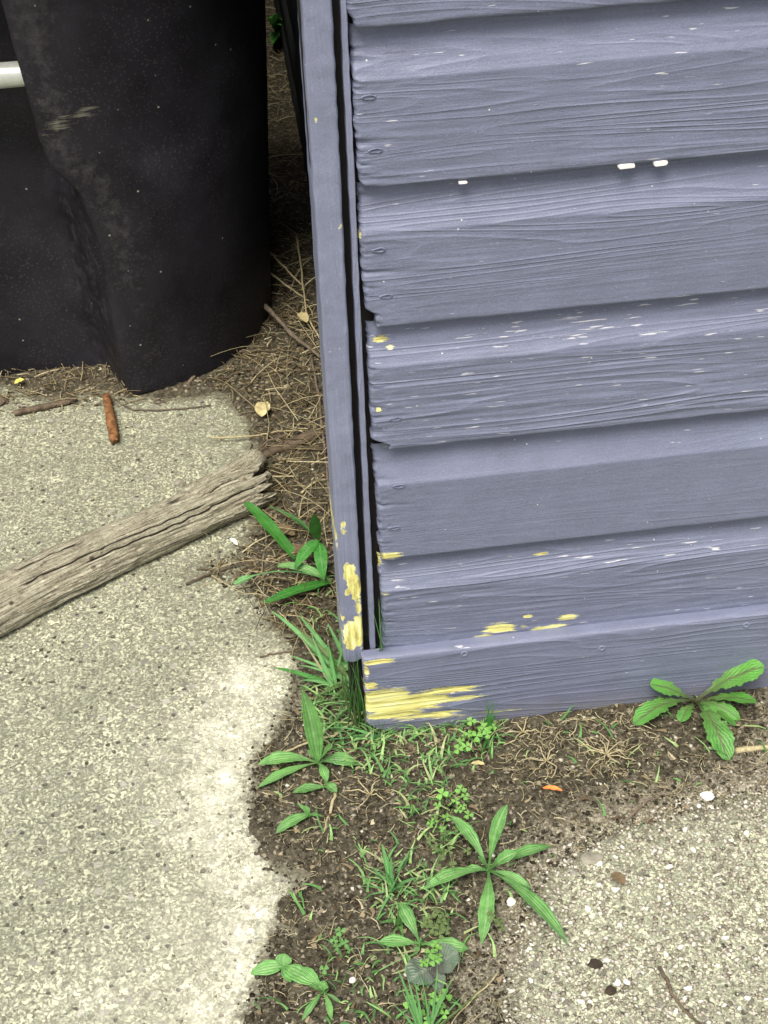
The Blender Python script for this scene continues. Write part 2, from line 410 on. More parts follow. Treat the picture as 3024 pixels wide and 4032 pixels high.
g0 = MB(); g0.add([(-100, -100, -.06), (100, -100, -.06), (100, 100, -.06), (-100, 100, -.06)], [(0, 1, 2, 3)])
tag(link('ground', g0.mesh('ground'), M_far), 'bare brown earth around the shed and paving', kind='structure')
xs = fine_axis(-2.0, -.45, .62, 1.6, .0042, .05); ys = fine_axis(-1.4, -.62, 1.45, 5.0, .0046, .035)
X, Y = np.meshgrid(xs, ys, indexing='ij'); Z = soil_h(X, Y)
far_edge = np.clip((np.abs(X+.2)-1.5)/.3, 0, 1)*.05; Z = Z-far_edge
gr = np.clip(1-right_slab_w(X, Y)/.15, 0, 1)*.85
tag(link('soil', gridmesh(np.stack([X, Y, Z], 2), 'soil', attrs={'gravel': gr}), M_soil), 'dark brown bare soil strip between the concrete slab and the shed', kind='structure')

def slab(name, x0, x1, y0, y1, fx0, fx1, fy0, fy1, mat, label, right=False):
    xs = fine_axis(x0, fx0, fx1, x1, .0055, .06); ys = fine_axis(y0, fy0, fy1, y1, .0055, .06)
    xs[-1] = x1; ys[-1] = y1
    X, Y = np.meshgrid(xs, ys, indexing='ij')
    s = sdist(X, Y)
    Z = fbm(X*60, Y*60, 3, 3)*.0016 + fbm(X*7, Y*7, 2, 4)*.002
    if right:
        dust = np.clip(1.0+s/.09, 0, 1)*.62+.04
        pale = np.zeros_like(X)
    else:
        dust = np.clip(1.05+s/.045, 0, 1)*.74
        far = np.clip((Y-.75)/.45, 0, 1)*.42; dust = np.maximum(dust, far)
        p = G(450, 1235); dust = np.maximum(dust, .62*np.exp(-((X-p.x)/.09)**2-((Y-p.y)/.05)**2))
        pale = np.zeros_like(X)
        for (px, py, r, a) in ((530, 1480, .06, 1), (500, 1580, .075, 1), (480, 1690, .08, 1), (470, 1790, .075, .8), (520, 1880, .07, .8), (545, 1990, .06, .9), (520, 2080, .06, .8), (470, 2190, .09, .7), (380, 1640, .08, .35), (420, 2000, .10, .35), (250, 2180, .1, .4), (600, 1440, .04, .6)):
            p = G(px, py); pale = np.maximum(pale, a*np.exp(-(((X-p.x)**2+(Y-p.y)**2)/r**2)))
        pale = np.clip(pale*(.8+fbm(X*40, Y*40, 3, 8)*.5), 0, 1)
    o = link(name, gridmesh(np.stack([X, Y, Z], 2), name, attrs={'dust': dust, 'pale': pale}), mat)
    tag(o, label, kind='structure')
    e = MB(); e.box(x0+.001, x1-.001, y0+.001, y1-.001, -.10, -.004)
    b = link('slab_edge', e.mesh('slab_edge', False), mat, o)
    return o
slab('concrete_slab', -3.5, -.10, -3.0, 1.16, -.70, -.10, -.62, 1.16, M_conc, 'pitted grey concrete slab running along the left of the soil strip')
slab('concrete_slab', .0, 3.0, -3.0, -.12, .0, .58, -.62, -.12, M_conc2, 'worn pebbly concrete slab in front of the shed wall', True)

# ================================================================== SHED
E_ = .19; LIP0 = 1.095
shed = thing('shed', 'weathered blue-grey wooden shed corner with flaking horizontal siding and bare yellow patches', 'shed', (0, 0, 0))
RX = 2.4
def blob(X, Z, items):
    r = np.zeros_like(X)
    for (x, z, a, b, s) in items:
        r = np.maximum(r, s*np.exp(-(((X-x)/a)**2+((Z-z)/b)**2)**1.3))
    return r
def wp(px, py, y=0.0):
    p = WY(px, py, y); return p.x, p.z
def peels(lst, y=0.0):                            # (px, py, half width px, half height px, strength)
    out = []
    for (px, py, a, b, s) in lst:
        p = WY(px, py, y); m_ = mpp(p); out.append((p.x, p.z, a*m_, b*m_/.8, s))
    return out
board_peels = peels([(840, 1200, 34, 9, 1.0), (818, 1225, 10, 18, .9), (825, 745, 22, 7, .85), (845, 760, 12, 8, .8), (818, 885, 7, 6, .9), (775, 512, 6, 8, .9), (1080, 1357, 38, 12, 1.0), (1045, 1372, 28, 4, .9),
                     (1140, 1330, 12, 6, .8), (1165, 1358, 22, 8, .8), (1225, 1332, 24, 7, .95), (1130, 1352, 14, 6, .7), (1190, 1353, 50, 5, .8), (1175, 1208, 22, 4, .75), (1105, 1215, 12, 4, .6), (830, 1283, 14, 4, .7), (815, 1290, 6, 26, .7)])
base_peels = peels([(815, 1430, 40, 7, .95), (792, 1450, 7, 20, .8), (800, 1480, 18, 10, .9), (825, 1515, 70, 28, 1.35), (890, 1518, 85, 22, 1.2), (960, 1492, 85, 9, .95), (960, 1515, 90, 8, .95), (850, 1545, 70, 12, 1.0), (930, 1545, 90, 9, .85),
                    (1050, 1540, 80, 5, .62), (1140, 1553, 90, 5, .66), (1240, 1540, 60, 5, .62), (1330, 1535, 90, 4, .66), (1620, 1490, 60, 6, .75), (1600, 1510, 40, 5, .7), (1450, 1520, 60, 4, .6)], -.022)
GR = {-1: .7, 0: .9, 1: .85, 2: .65, 3: 1.5, 4: .35, 5: 1.25}
def make_board(k):
    zl = LIP0-E_*k; top = zl+E_
    fx = .60 if 0 <= k <= 5 else .1
    hi = -1 <= k <= 5
    if hi: xs = np.concatenate([np.arange(0, .07, .0018), np.arange(.07, .56, .004), np.linspace(.56, RX, 12)])
    else: xs = np.linspace(0, RX, 8)
    prof = []                                      # (y, z) from the top of the cove down
    cd, ch = .0175, E_*.31
    nc = 22 if hi else 4
    for t in np.linspace(0, 1, nc): prof.append((cd*(1-t**2.0), top-.0005-ch*t))
    zf0 = top-ch-.0018
    nf = 60 if hi else 2
    for t in np.linspace(0, 1, nf): prof.append((-.0006-.0004*t, zf0-(zf0-zl-.004)*t))
    prof += [(-.0006, zl+.0016), (.0012, zl+.0003), (.0045, zl), (.0225, zl)]
    prof = np.array(prof)
    X, V = np.meshgrid(xs, np.arange(len(prof)), indexing='ij')
    Yp = prof[V, 0].copy(); Zp = prof[V, 1].copy()
    if hi:
        # lip is worn and slightly wavy
        wl = fbm(X*26, X*0+k*3.1, 4, 20+k)*.0014
        Zp = Zp+np.where(V >= nc+nf-3, wl, 0)
        Yp = Yp+fbm(X*3, Zp*12, 2, k)*.0009+fbm(X*9, Zp*170, 2, 40+k)*.0009*GR.get(k, .6)
        # ragged, rounded left end
        off = fbm(Zp*150, Zp*0+k, 3, 60+k)*.0032+fbm(Zp*20, Zp*0+k, 1, 160+k)*.002+.0010
        hf = np.clip((top-Zp)/E_, 0, 1)            # 0 top .. 1 lip
        cut = {2: (.90, .013), 3: (.955, .022), 0: (.95, .006), 1: (.97, .004), 4: (.985, .004), 5: (1, .0)}.get(k, (1, 0))
        off = off+np.where(hf > cut[0]-.05, cut[1]*np.clip((hf-cut[0]+.05)/.05, 0, 1), 0)
        if k == 4: off += .003*np.sin(hf*3)
        Xn = X+off*np.exp(-X/.02)
        rd = np.clip(1-X/.006, 0, 1)
        Yp = Yp+.0042*(rd**2.4)*(1+.6*vnoise(Zp*130, X*60, 7+k))
        # grooves and splits biting into the end grain
        gn = fbm(Zp*150+X*10, X*12, 3, 80+k); Yp = Yp+np.clip(gn-.16, 0, 1)*.014*np.exp(-X/(.022+.012*np.sin(Zp*40+k)))
        Yp = Yp+fbm(X*80, Zp*190, 3, 90+k)*.0010*np.exp(-X/.05)
        X = Xn
    # end cap
    P = np.stack([X, Yp, Zp], 2); cap = P[:1].copy(); cap[:, :, 1] = .0225; P = np.concatenate([cap, P], 0)
    pe = blob(P[:, :, 0], P[:, :, 2], board_peels) if hi else np.zeros(P.shape[:2])
    P[:, :, 2] -= zl
    o = link('siding_board', gridmesh(P, 'siding_board', attrs={'peel': pe, 'grain': np.full(pe.shape, GR.get(k, .8))}, flip=True), M_board, shed, (0, 0, zl))
    return o
boards = {k: make_board(k) for k in range(-8, 6)}
for k, px, py in ((1, 800, 210), (1, 815, 325), (2, 822, 540), (2, 838, 640), (3, 858, 905), (4, 865, 1050), (4, 855, 1140)):
    p = WY(px, py, -.001); mb = MB(); n = 14; V = []
    for rr_, yy in ((1.0, .0006), (.82, -.0012), (.66, .0008), (.3, .0014), (.05, .001)):
        V += [((math.cos(2*math.pi*j/n)*.0070-(.005 if math.cos(2*math.pi*j/n) < -.3 else 0)*abs(math.cos(2*math.pi*j/n)))*rr_, yy, math.sin(2*math.pi*j/n)*.0030*rr_*(1+.2*math.sin(j*1.7+k))) for j in range(n)]
    mb.add(V, [(q_*n+j, q_*n+(j+1) % n, (q_+1)*n+(j+1) % n, (q_+1)*n+j) for q_ in range(4) for j in range(n)])
    link('nail_head', mb.mesh('nail_head'), M_board, boards[k], (p.x, -.0012, p.z-(LIP0-E_*k)))
# thick white primer showing where the lip has chipped
for k, px, py, wpx, hpx in ((1, 1353, 359, 19, 4), (1, 1427, 353, 15, 5), (1, 1000, 395, 9, 1.6)):
    p = WY(px, py, -.001); m_ = mpp(p); mb = MB(); n = 9; vs = []
    for j in range(n):
        a = 2*math.pi*j/n; vs.append((math.copysign(abs(math.cos(a))**.6, math.cos(a))*wpx*m_*(1+random.uniform(-.1, .1)), 0, math.copysign(abs(math.sin(a))**.7, math.sin(a))*hpx*m_*1.2*(1+random.uniform(-.2, .2))))
    V = [(x, -.0022, z) for x, y, z in vs]+[(x*1.05, .0035, z*1.05) for x, y, z in vs]
    mb.add(V, [tuple(range(n))]+[(j, j+n, (j+1) % n+n, (j+1) % n) for j in range(n)])
    tag(link('paint_chip', mb.mesh('paint_chip', False), M_chip, boards[k], (p.x, 0, p.z-(LIP0-E_*k))), 'bright white exposed primer chip at the board lip')
# base board
def base_board():
    zt = .166; yf = -.022
    xs = np.concatenate([np.arange(0, .07, .0018), np.arange(.07, .56, .004), np.linspace(.56, RX, 10)])
    prof = [(-.001, zt)]+[(-.012, zt), (yf+.0025, zt-.0002), (yf, zt-.003)]
    for t in np.linspace(0, 1, 38)[1:]: prof.append((yf, zt-.003-(zt-.005)*t))
    prof += [(yf+.002, -.001), (-.001, -.001)]
    prof = np.array(prof); X, V = np.meshgrid(xs, np.arange(len(prof)), indexing='ij')
    Yp = prof[V, 0].copy(); Zp = prof[V, 1].copy(); hf = (zt-Zp)/zt
    x0 = WY(783, 1407, yf).x
    Yp += fbm(X*3, Zp*12, 2, 31)*.0009+np.where(V > 1, fbm(X*12, Zp*120, 3, 32)*.0004, 0)
    Zp += np.clip(hf, 0, 1)*.0+np.where(hf > .93, fbm(X*20, X*0, 4, 33)*.010*np.clip((hf-.93)/.07, 0, 1), 0)
    Zp += np.where(hf > .8, (hf-.8)/.2*.020*np.exp(-X/.030), 0)          # bottom corner worn round
    off = fbm(Zp*90, Zp*0, 3, 34)*.0028+.016*np.clip((hf-.82)/.18, 0, 1)**2
    rd = np.clip(1-X/.006, 0, 1); Yp += np.where(V > 1, .005*rd**2, 0)
    # peeled wood is worn lower than the paint
    Xn = x0+X+off*np.exp(-X/.02)
    P = np.stack([Xn, Yp, Zp], 2); cap = P[:1].copy(); cap[:, :, 1] = -.001; P = np.concatenate([cap, P], 0)
    pe = blob(P[:, :, 0], P[:, :, 2], base_peels)
    P[:, :, 1] += np.clip(pe-.4, 0, .5)*.004
    o = link('base_board', gridmesh(P, 'base_board', attrs={'peel': pe, 'grain': np.full(pe.shape, .6), 'splash': np.clip(1-P[:, :, 2]/.05, 0, 1)}, flip=True), M_board, shed)
    for px, py in ((1612, 1350), (1003, 1412), (1300, 1400)):
        p = WY(px, py, yf); mb = MB(); n = 12
        V = []
        for r, y in ((.0058, .0002), (.0046, -.0014), (.003, -.0002), (.0008, .0004)):
            V += [(math.cos(2*math.pi*j/n)*r, y, math.sin(2*math.pi*j/n)*r) for j in range(n)]
        Fs = [(q*n+j, q*n+(j+1) % n, (q+1)*n+(j+1) % n, (q+1)*n+j) for q in range(3) for j in range(n)]+[tuple(3*n+j for j in range(n))]
        mb.add(V, Fs); link('nail_head', mb.mesh('nail_head'), M_post, o, (p.x, yf-.0004, p.z))
base_board()
# corner boards seen edge-on
def corner(name, tl, bl, tr, br, y0, y1, zb, mat, peel=None, label=None, rag=.0010, ztop=2.60):
    """upright board: left/right edges measured on plane y0, extended straight up to ztop"""
    def line(a, b):
        A = WY(*a, y0); B = WY(*b, y0); return lambda z: A.x+(B.x-A.x)*(z-A.z)/(B.z-A.z)
    fl, fr = line(tl, bl), line(tr, br)
    zs = np.concatenate([np.arange(zb, 1.25, .004), np.linspace(1.26, ztop, 20)])
    ring = [(0, 1)]+[(0, t) for t in (.6, .25, .06)]+[(.03, .0)]+[(t, -.0) for t in np.linspace(.08, .92, 12)]+[(.97, .0)]+[(1, t) for t in (.06, .25, .6, 1)]
    ring = np.array(ring); n = len(ring)
    Zg, R = np.meshgrid(zs, np.arange(n), indexing='ij')
    u = ring[R, 0]; v = ring[R, 1]
    xl = fl(Zg); xr = fr(Zg)
    X = xl+(xr-xl)*u; Y = y0+(y1-y0)*v
    front = (v < .03)
    X = X+np.where(u < .05, vnoise(Zg*60, Zg*0, 3)*rag, 0)+np.where(u > .95, vnoise(Zg*70, Zg*0, 4)*rag, 0)
    Y = Y+np.where(front, fbm(X*60, Zg*70, 3, 51)*.0009, 0)+np.where(front & ((u < .05) | (u > .95)), .0012, 0)
    Zg2 = Zg+np.where(Zg < zb+.001, vnoise(X*200, v*9, 2)*.006, 0)
    P = np.stack([X, Y, Zg2], 2); pe = blob(P[:, :, 0], P[:, :, 2], peel) if peel else np.zeros(P.shape[:2])
    o = link(name, gridmesh(P, name, attrs={'peel': pe}, flip=True), mat, shed)
    if label: o['label'] = label
    return o
post_peel = peels([(757, 1245, 14, 30, 1.15), (768, 1270, 13, 30, 1.2), (752, 1278, 9, 10, .95), (775, 1315, 6, 30, .85), (757, 1372, 17, 34, 1.4), (775, 1362, 14, 36, 1.4), (740, 1335, 6, 10, .75), (741, 1140, 9, 22, .72),
                   (722, 1160, 6, 40, .78), (747, 1225, 8, 10, .8), (682, 258, 4, 6, .9), (735, 487, 3, 6, .9)], -.004)
corner('corner_board', (650, 0), (741, 1398), (718, 0), (786, 1398), -.004, .080, .150, M_post, post_peel, 'upright corner trim board with yellow bare wood near its foot')
corner('trim_strip', (734.5, 0), (800, 1398), (749, 0), (812, 1398), .004, .03, .10, M_post, peels([(797, 890, 3, 30, .4)]), 'thin upright strip between the corner board and the siding')
# dark sheathing behind the gaps, side wall, foundation
mb = MB(); mb.box(-.052, RX, .0235, .045, -.02, 2.6); link('sheathing', mb.mesh('sheathing', False), M_dark, shed)
mb = MB(); mb.box(-.045, .03, .0455, .075, .10, 2.6); link('corner_stud', mb.mesh('corner_stud', False), M_dark, shed)
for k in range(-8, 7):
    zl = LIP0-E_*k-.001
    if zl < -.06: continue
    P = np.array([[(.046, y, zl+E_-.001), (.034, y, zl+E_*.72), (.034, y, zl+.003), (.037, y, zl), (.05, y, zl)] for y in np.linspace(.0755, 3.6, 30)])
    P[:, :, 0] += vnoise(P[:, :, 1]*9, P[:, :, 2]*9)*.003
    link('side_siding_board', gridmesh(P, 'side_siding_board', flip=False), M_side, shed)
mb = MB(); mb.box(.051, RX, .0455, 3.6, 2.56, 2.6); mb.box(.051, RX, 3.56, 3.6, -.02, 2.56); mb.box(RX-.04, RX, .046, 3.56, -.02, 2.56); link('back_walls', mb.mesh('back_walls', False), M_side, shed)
mb = MB(); 
mb.add([(-.15, -.14, 2.58), (RX+.15, -.14, 2.58), (RX+.15, 3.75, 2.58), (-.15, 3.75, 2.58), (-.15, -.14, 2.64), (RX+.15, -.14, 2.64), (RX+.15, 3.75, 2.95), (-.15, 3.75, 2.95)],
       [(0, 3, 2, 1), (4, 5, 6, 7), (0, 1, 5, 4), (1, 2, 6, 5), (2, 3, 7, 6), (3, 0, 4, 7)])
link('roof', mb.mesh('roof', False), M_roof, shed)

# ================================================================== WHEELED BIN
def bin_mat():
    m = Mat('black_bin_plastic'); v = m.coords(rnd=False)
    n = m.noise(v, 9, 5, .6); du = m.attr('scuff')
    c = m.ramp(n, [(.35, (.0095, .0088, .0118)), (.7, (.021, .020, .026))])
    sp = m.vor(v, 150); dn = m.noise(v, 6, 3)
    dot = m.math('MULTIPLY', m.ramp(sp, [(.16, 1), (.32, 0)]), m.ramp(dn, [(.4, .15), (.65, .8)]))
    c = m.mix(m.math('MULTIPLY', dot, .7), c, (.07, .072, .07))
    sp2 = m.vor(v, 24); d2 = m.ramp(sp2, [(.035, 1), (.06, 0)]); c = m.mix(d2, c, (.26, .27, .22))
    sm = m.math('ADD', du, m.math('MULTIPLY', m.math('SUBTRACT', m.noise(v, 45, 5, .7), .5), 1.1))
    c = m.mix(m.ramp(sm, [(.35, 0), (1.0, .75)]), c, (.12, .12, .115))
    ye = m.math('ADD', m.attr('rub'), m.math('MULTIPLY', m.math('SUBTRACT', m.noise(m.coords((12, 12, 120), False), 1, 4, .7), .5), 1.3))
    c = m.mix(m.ramp(ye, [(.55, 0), (.8, .7)]), c, (.30, .30, .22))
    return m.fin(c, m.ramp(n, [(.3, .55), (.7, .7)]), m.bump(m.noise(v, 260, 4), .5, .001), .25)
M_bin = bin_mat()
M_steel = plain('galvanised_steel', (.62, .66, .60), .35, .35, 25, .3, .5, stretch=(.3, 1, 1)); M_steel.node_tree.nodes['Principled BSDF'].inputs['Metallic'].default_value = .35
M_rub = plain('black_rubber', (.02, .02, .02), .8)
cart = thing('wheeled_bin', 'black plastic wheeled rubbish bin with a steel bar, standing beside the shed corner', 'rubbish bin', (-.6, 1.4, 0))
HB = 1.02
def yfront(z): return 1.004-.055*z
def xat(px, py, z_guess_y=None):
    z = .3
    for _ in range(20):
        p = WY(px, py, yfront(z)); z = p.z
    return p.x, p.z
A = [xat(*q) for q in ((5, 0), (28, 93), (55, 185), (88, 305), (116, 366), (175, 417), (204, 480), (222, 530), (242, 640), (259, 748), (274, 810), (284, 856))]
A.sort(key=lambda q: q[1]); Az = np.array([q[1] for q in A]); Ax = np.array([q[0] for q in A])
Bp = [xat(*q) for q in ((150, 420), (170, 520), (185, 633), (222, 771), (236, 813))]
def xA(z): 
    if z > Az[-1]: return Ax[-1]-(z-Az[-1])*.12
    return float(np.interp(z, Az, Ax))
def bin_section(z):
    xa = xA(z); yf = yfront(z); w_ = .045+.02*math.sin(z*5)
    xb = xa-(w_ if z < .42 else w_*max(.12, 1-(z-.42)/.12)); dep = float(np.interp(z, [0, .4, .6, 1.1], [.105, .13, .15, .15]))
    xr = -.096+.072*z; by = 1.36-.02*z; cx = xa
    pts = []
    xl = -.70-(xb+.70)*.85                                  # other side of the recess
    pts.append((-1.02-.05*z, 1.80)); pts.append((-1.06-.05*z, 1.4)); pts.append((-1.0-.05*z, 1.12)); pts.append((-.9-.03*z, yf+.01)); pts.append((-.80, yf)); 
    pts.append((-.745, yf+dep*.9)); pts.append((-.72, yf+dep+.012))
    for t in np.linspace(.05, .95, 8): pts.append((-.72+(xb+.72)*t, yf+dep+.016))
    pts.append((xb-.012, yf+dep+.010)); pts.append((xb, yf+dep)); 
    for t in (.15, .4, .65, .85): pts.append((xb+(xa-xb)*t, yf+dep*(1-t)**1.1))
    pts.append((xa-.003, yf+.004)); pts.append((xa+.006, yf)); 
    a = xr-cx; b = by-yf
    for t in np.linspace(.05, 1, 22):
        th = t*math.pi/2; pts.append((cx+a*math.sin(th), by-b*math.cos(th)))
    pts.append((xr+.004, 1.5)); pts.append((xr+.008, 1.68)); pts.append((xr-.01, 1.78)); pts.append((xr-.06, 1.83)); pts.append((-.6, 1.84)); pts.append((-1.02-.05*z, 1.80))
    return pts
zs = np.concatenate([[.001, .004, .010], np.arange(.02, HB, .012)])
P = np.array([[(x+.6, y-1.4, z) for x, y in bin_section(z)] for z in zs])
bot = P[0].copy(); ctr = np.array([0, .05, .001]); P[0] = ctr+(P[0]-ctr)*.985
P[:, :, 0] += fbm(P[:, :, 0]*6, P[:, :, 2]*6, 2, 3)*.003; P[:, :, 1] += fbm(P[:, :, 0]*5+3, P[:, :, 2]*5, 2, 4)*.004
sc = np.zeros(P.shape[:2]); rb = np.zeros(P.shape[:2])
idxA = 21
for i, z in enumerate(zs):
    for j in range(P.shape[1]):
        x = P[i, j, 0]-.6; dx = x-xA(z)
        if j >= idxA-1 and x < xA(z)+.5:
            sc[i, j] = .36*math.exp(-((dx-.03)/.05)**2)*(.6+.5*min(1, z/.5))+.15*math.exp(-((dx-.12)/.09)**2)
        elif 14 <= j < idxA: sc[i, j] = .35
        else: sc[i, j] = .05
    sc[i] = np.maximum(sc[i], np.exp(-z/.03)*.5)
px_, pz_ = xat(112, 275); 
for i, z in enumerate(zs):
    for j in range(P.shape[1]):
        x = P[i, j, 0]-.6
        if j >= idxA-1: rb[i, j] = .74*math.exp(-((x-px_-.0)/.035)**2-((z-pz_)/.022)**2)+.55*math.exp(-((x-px_-.07)/.05)**2-((z-pz_-.02)/.03)**2)
body = link('body', gridmesh(P, 'body', attrs={'scuff': sc, 'rub': rb}), M_bin, cart)
pb = WY(24, 161, 1.02); mb = MB()
tube(mb, [(-.13, 0, 0), (-.1, 0, 0), (.1, 0, 0), (.236, 0, 0)], [.0225]*4, 20); 
bx = pb.x+.6
lb = link('lift_bar', mb.mesh('lift_bar'), M_steel, cart, (bx-.10, 1.02-1.4, pb.z)); lb['label'] = 'silver galvanised steel lift bar across the front recess'
# lid and rim above the frame
mb = MB(); 
top = bin_section(HB)
mb.box(-.50, .58, -.49, .44, HB-.02, HB+.01); mb.box(-.48, .56, -.51, .46, HB+.012, HB+.05); link('lid', mb.mesh('lid', False), M_bin, cart)
for sx in (-.49, .36):
    mb = MB(); tube(mb, [(sx, .47, .13), (sx+.06, .47, .13)], [.125, .125], 24); wv = link('wheel', mb.mesh('wheel', False), M_rub, cart)
    mb = MB(); tube(mb, [(sx-.004, .47, .13), (sx+.064, .47, .13)], [.06, .06], 16); link('hub', mb.mesh('hub', False), M_bin, wv)
mb = MB(); tube(mb, [(-.45, .47, .13), (.40, .47, .13)], [.01, .01], 10); link('axle', mb.mesh('axle', False), M_steel, cart)

shade_fence = thing('shade_fence', 'unseen tall plank screen added to shade the narrow passage behind the bin', 'shade_fence', (-.3, 2.0, 0))  # out of view, added only to keep the gap behind the bin dark
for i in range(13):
    mb = MB(); mb.box(-.012, .012, .003, .133, 0, 1.9+.01*math.sin(i*2)); link('plank', mb.mesh('plank', False), M_side, shade_fence, (0, .0+i*.138, 0))
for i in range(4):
    mb = MB(); mb.box(.003, .128, -.012, .012, 0, 1.9); link('plank', mb.mesh('plank', False), M_side, shade_fence, (-.20+i*.132, 1.82, 0))
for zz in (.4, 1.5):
    mb = MB(); mb.box(-.05, -.013, .0, 1.8, zz, zz+.09); link('rail', mb.mesh('rail', False), M_side, shade_fence)

# ================================================================== LEAVES
def pf_lance(t): return math.sin(math.pi*min(1, t**.85))**.8*(1-.15*t) if 0 < t < 1 else .0
def pf_plant(t):                                    # narrow petiole widening slowly to a blade, then a long tip
    s = max(0, (t-.10)/.90); b = .15+.75*math.sin(math.pi*min(1, s**1.25))**1.15 if s < 1 else .02
    return max(.03, b*(1+.07*math.sin(t*31))*(1 if t < .93 else (1-t)/.07*.8+.2))
def pf_oval(t): return max(.02, math.sin(math.pi*t)**.6) if 0 < t < 1 else .03
def pf_blade(t): return (1-t)**.6*(.5+.5*min(1, t*6))+.02
def pf_dand(t, ph=0):
    if t < .12: return .12
    s = (t-.12)/.88; base = .14+.86*math.sin(math.pi*min(1, s**1.55))**.75 if s < 1 else .02
    saw = ((s*5.2+ph*.16) % 1.0); teeth = 1-.62*max(0, 1-s*1.05)*saw - .16*((s*11+ph) % 1.0)
    return max(.02, base*teeth)
def leaf_geo(mb, base, tip, wid, prof, arch=.25, fold=.18, nseg=14, side_tilt=0.0, wave=0.0, bend=0.0, ph=0.0):
    base = Vector(base); tip = Vector(tip); d = tip-base; L = d.length
    up = Vector((0, 0, 1)); side = d.cross(up)
    if side.length < 1e-6: side = Vector((1, 0, 0))
    side.normalize(); ctl = (base+tip)/2+up*L*arch+side*L*bend
    n_up = side.cross(d).normalized()
    if n_up.z < 0: n_up = -n_up
    vs = []; uv = []; us = (-1, -.5, 0, .5, 1)
    for i in range(nseg+1):
        t = i/nseg; p = base*(1-t)**2+ctl*2*t*(1-t)+tip*t*t
        tg = (ctl-base)*(2*(1-t))+(tip-ctl)*(2*t); tg.normalize()
        s = side-tg*side.dot(tg); s.normalize(); nn = s.cross(tg); 
        if nn.dot(n_up) < 0: nn = -nn
        s2 = s*math.cos(side_tilt)+nn*math.sin(side_tilt); n2 = nn*math.cos(side_tilt)-s*math.sin(side_tilt)
        for u in us:
            ww = wid*.5*(prof(t, ph+(1.7 if u > 0 else 0)) if prof is pf_dand else prof(t))
            vs.append(p+s2*u*ww+n2*(abs(u)*fold*ww+wave*ww*math.sin(t*17+u*2+ph)))
            uv.append((u*.5+.5, t))
    f = []
    for i in range(nseg):
        for k in range(4): a = i*5+k; f.append((a, a+1, a+6, a+5))
    mb.add(vs, f, uv)
def rel(o, v): return Vector(v)-o
def leaf_obj(root, base, tip, wid, prof, mat, name='leaf', **kw):
    mb = MB(); o = root.location
    leaf_geo(mb, Vector(base)-o, Vector(tip)-o, wid, prof, **kw)
    return link(name, mb.mesh(name), mat, root)
def soilz(x, y): return max(0.0, float(soil_h(np.array([x]), np.array([y]))[0]))
def rosette(name, label, cat, c, leaves, prof, mat, hb=.008, group=None, crown=True, **kw):
    cp = GF(*c, .004); cp.z = max(cp.z, soilz(cp.x, cp.y)) if cp.y < -.034 or cp.x < -.03 else cp.z
    p0 = G(*c, .006)
    if p0.x > -.03 and -.03 < p0.y < .4: p0.y = -.032
    root = thing(name, label, cat, (p0.x, p0.y, soilz(p0.x, p0.y)), group)
    for lf in leaves:
        tx, ty, wpx = lf[:3]; h = lf[3] if len(lf) > 3 else .015; k2 = dict(kw); m_ = mat
        if len(lf) > 4: k2.update(lf[4])
        if 'mat' in k2: m_ = k2.pop('mat')
        bs = k2.pop('start', None); pr = k2.pop('prof', prof)
        tip = GF(tx, ty, h); b = root.location+Vector((0, 0, hb))
        if bs: b = GF(*bs)
        d = (tip-b).normalized()
        k2.setdefault('bend', random.uniform(-.09, .09)); k2.setdefault('side_tilt', random.uniform(-.35, .35)); k2.setdefault('wave', .07)
        if pr is pf_plant: wpx *= .86
        leaf_obj(root, b, tip, wpx*mpp(tip), pr, m_, ph=random.uniform(0, 6), **k2)
    if crown:
        mb = MB(); 
        for j in range(5):
            a = j*1.3; leaf_geo(mb, (0, 0, 0), (math.cos(a)*.008, math.sin(a)*.008, .012), .004, pf_lance, nseg=4)
        link('crown', mb.mesh('crown'), mat, root)
    return root
rosette('dandelion', 'dandelion rosette with jagged green leaves growing against the foot of the shed wall', 'dandelion', (1500, 1522),
        [(1652, 1440, 78, .075, dict(arch=.12, fold=.10)), (1404, 1478, 50, .055, dict(arch=.12)), (1369, 1566, 62, .012, dict(arch=.30)), (1573, 1643, 68, .010, dict(arch=.35)), (1636, 1516, 56, .03, dict(arch=.25)),
         (1470, 1560, 40, .012, dict(arch=.2)), (1590, 1568, 36, .012, dict(arch=.2)), (1545, 1545, 30, .03), (1490, 1500, 16, .05, dict(mat=L_olive)), (1598, 1556, 34, .01)], pf_dand, L_dand, fold=.12, nseg=34, wave=.05)
rosette('plantain', 'large ribwort plantain with long narrow leaves spread like a star on the soil strip', 'plantain', (1055, 1890),
        [(1096, 1738, 36, .10), (972, 1762, 42, .045), (1192, 1828, 44, .03), (915, 1922, 46, .02), (1226, 2038, 46, .012, dict(bend=-.04)), (1040, 2040, 44, .012), (1148, 1920, 26, .015), (1118, 1842, 34, .05), (1003, 1878, 24, .02), (1032, 1850, 14, .04), (1075, 1862, 16, .05)],
        pf_plant, L_plan, arch=.22, fold=.22, wave=.03)
rosette('plantain', 'ribwort plantain whose tallest leaf stands upright at the edge of the left slab', 'plantain', (688, 1655),
        [(652, 1488, 42, .15, dict(arch=.05, prof=pf_lance)), (556, 1652, 48, .02, dict(bend=.06)), (556, 1702, 44, .008, dict(arch=.12)), (716, 1612, 36, .06, dict(arch=.1)), (772, 1650, 38, .008), (706, 1690, 26, .02), (728, 1712, 30, .01, dict(start=(700, 1688, .012))), (632, 1712, 34, .01, dict(start=(712, 1700, .012))), (664, 1620, 16, .04)],
        pf_plant, L_plan, arch=.22, fold=.18, wave=.04)
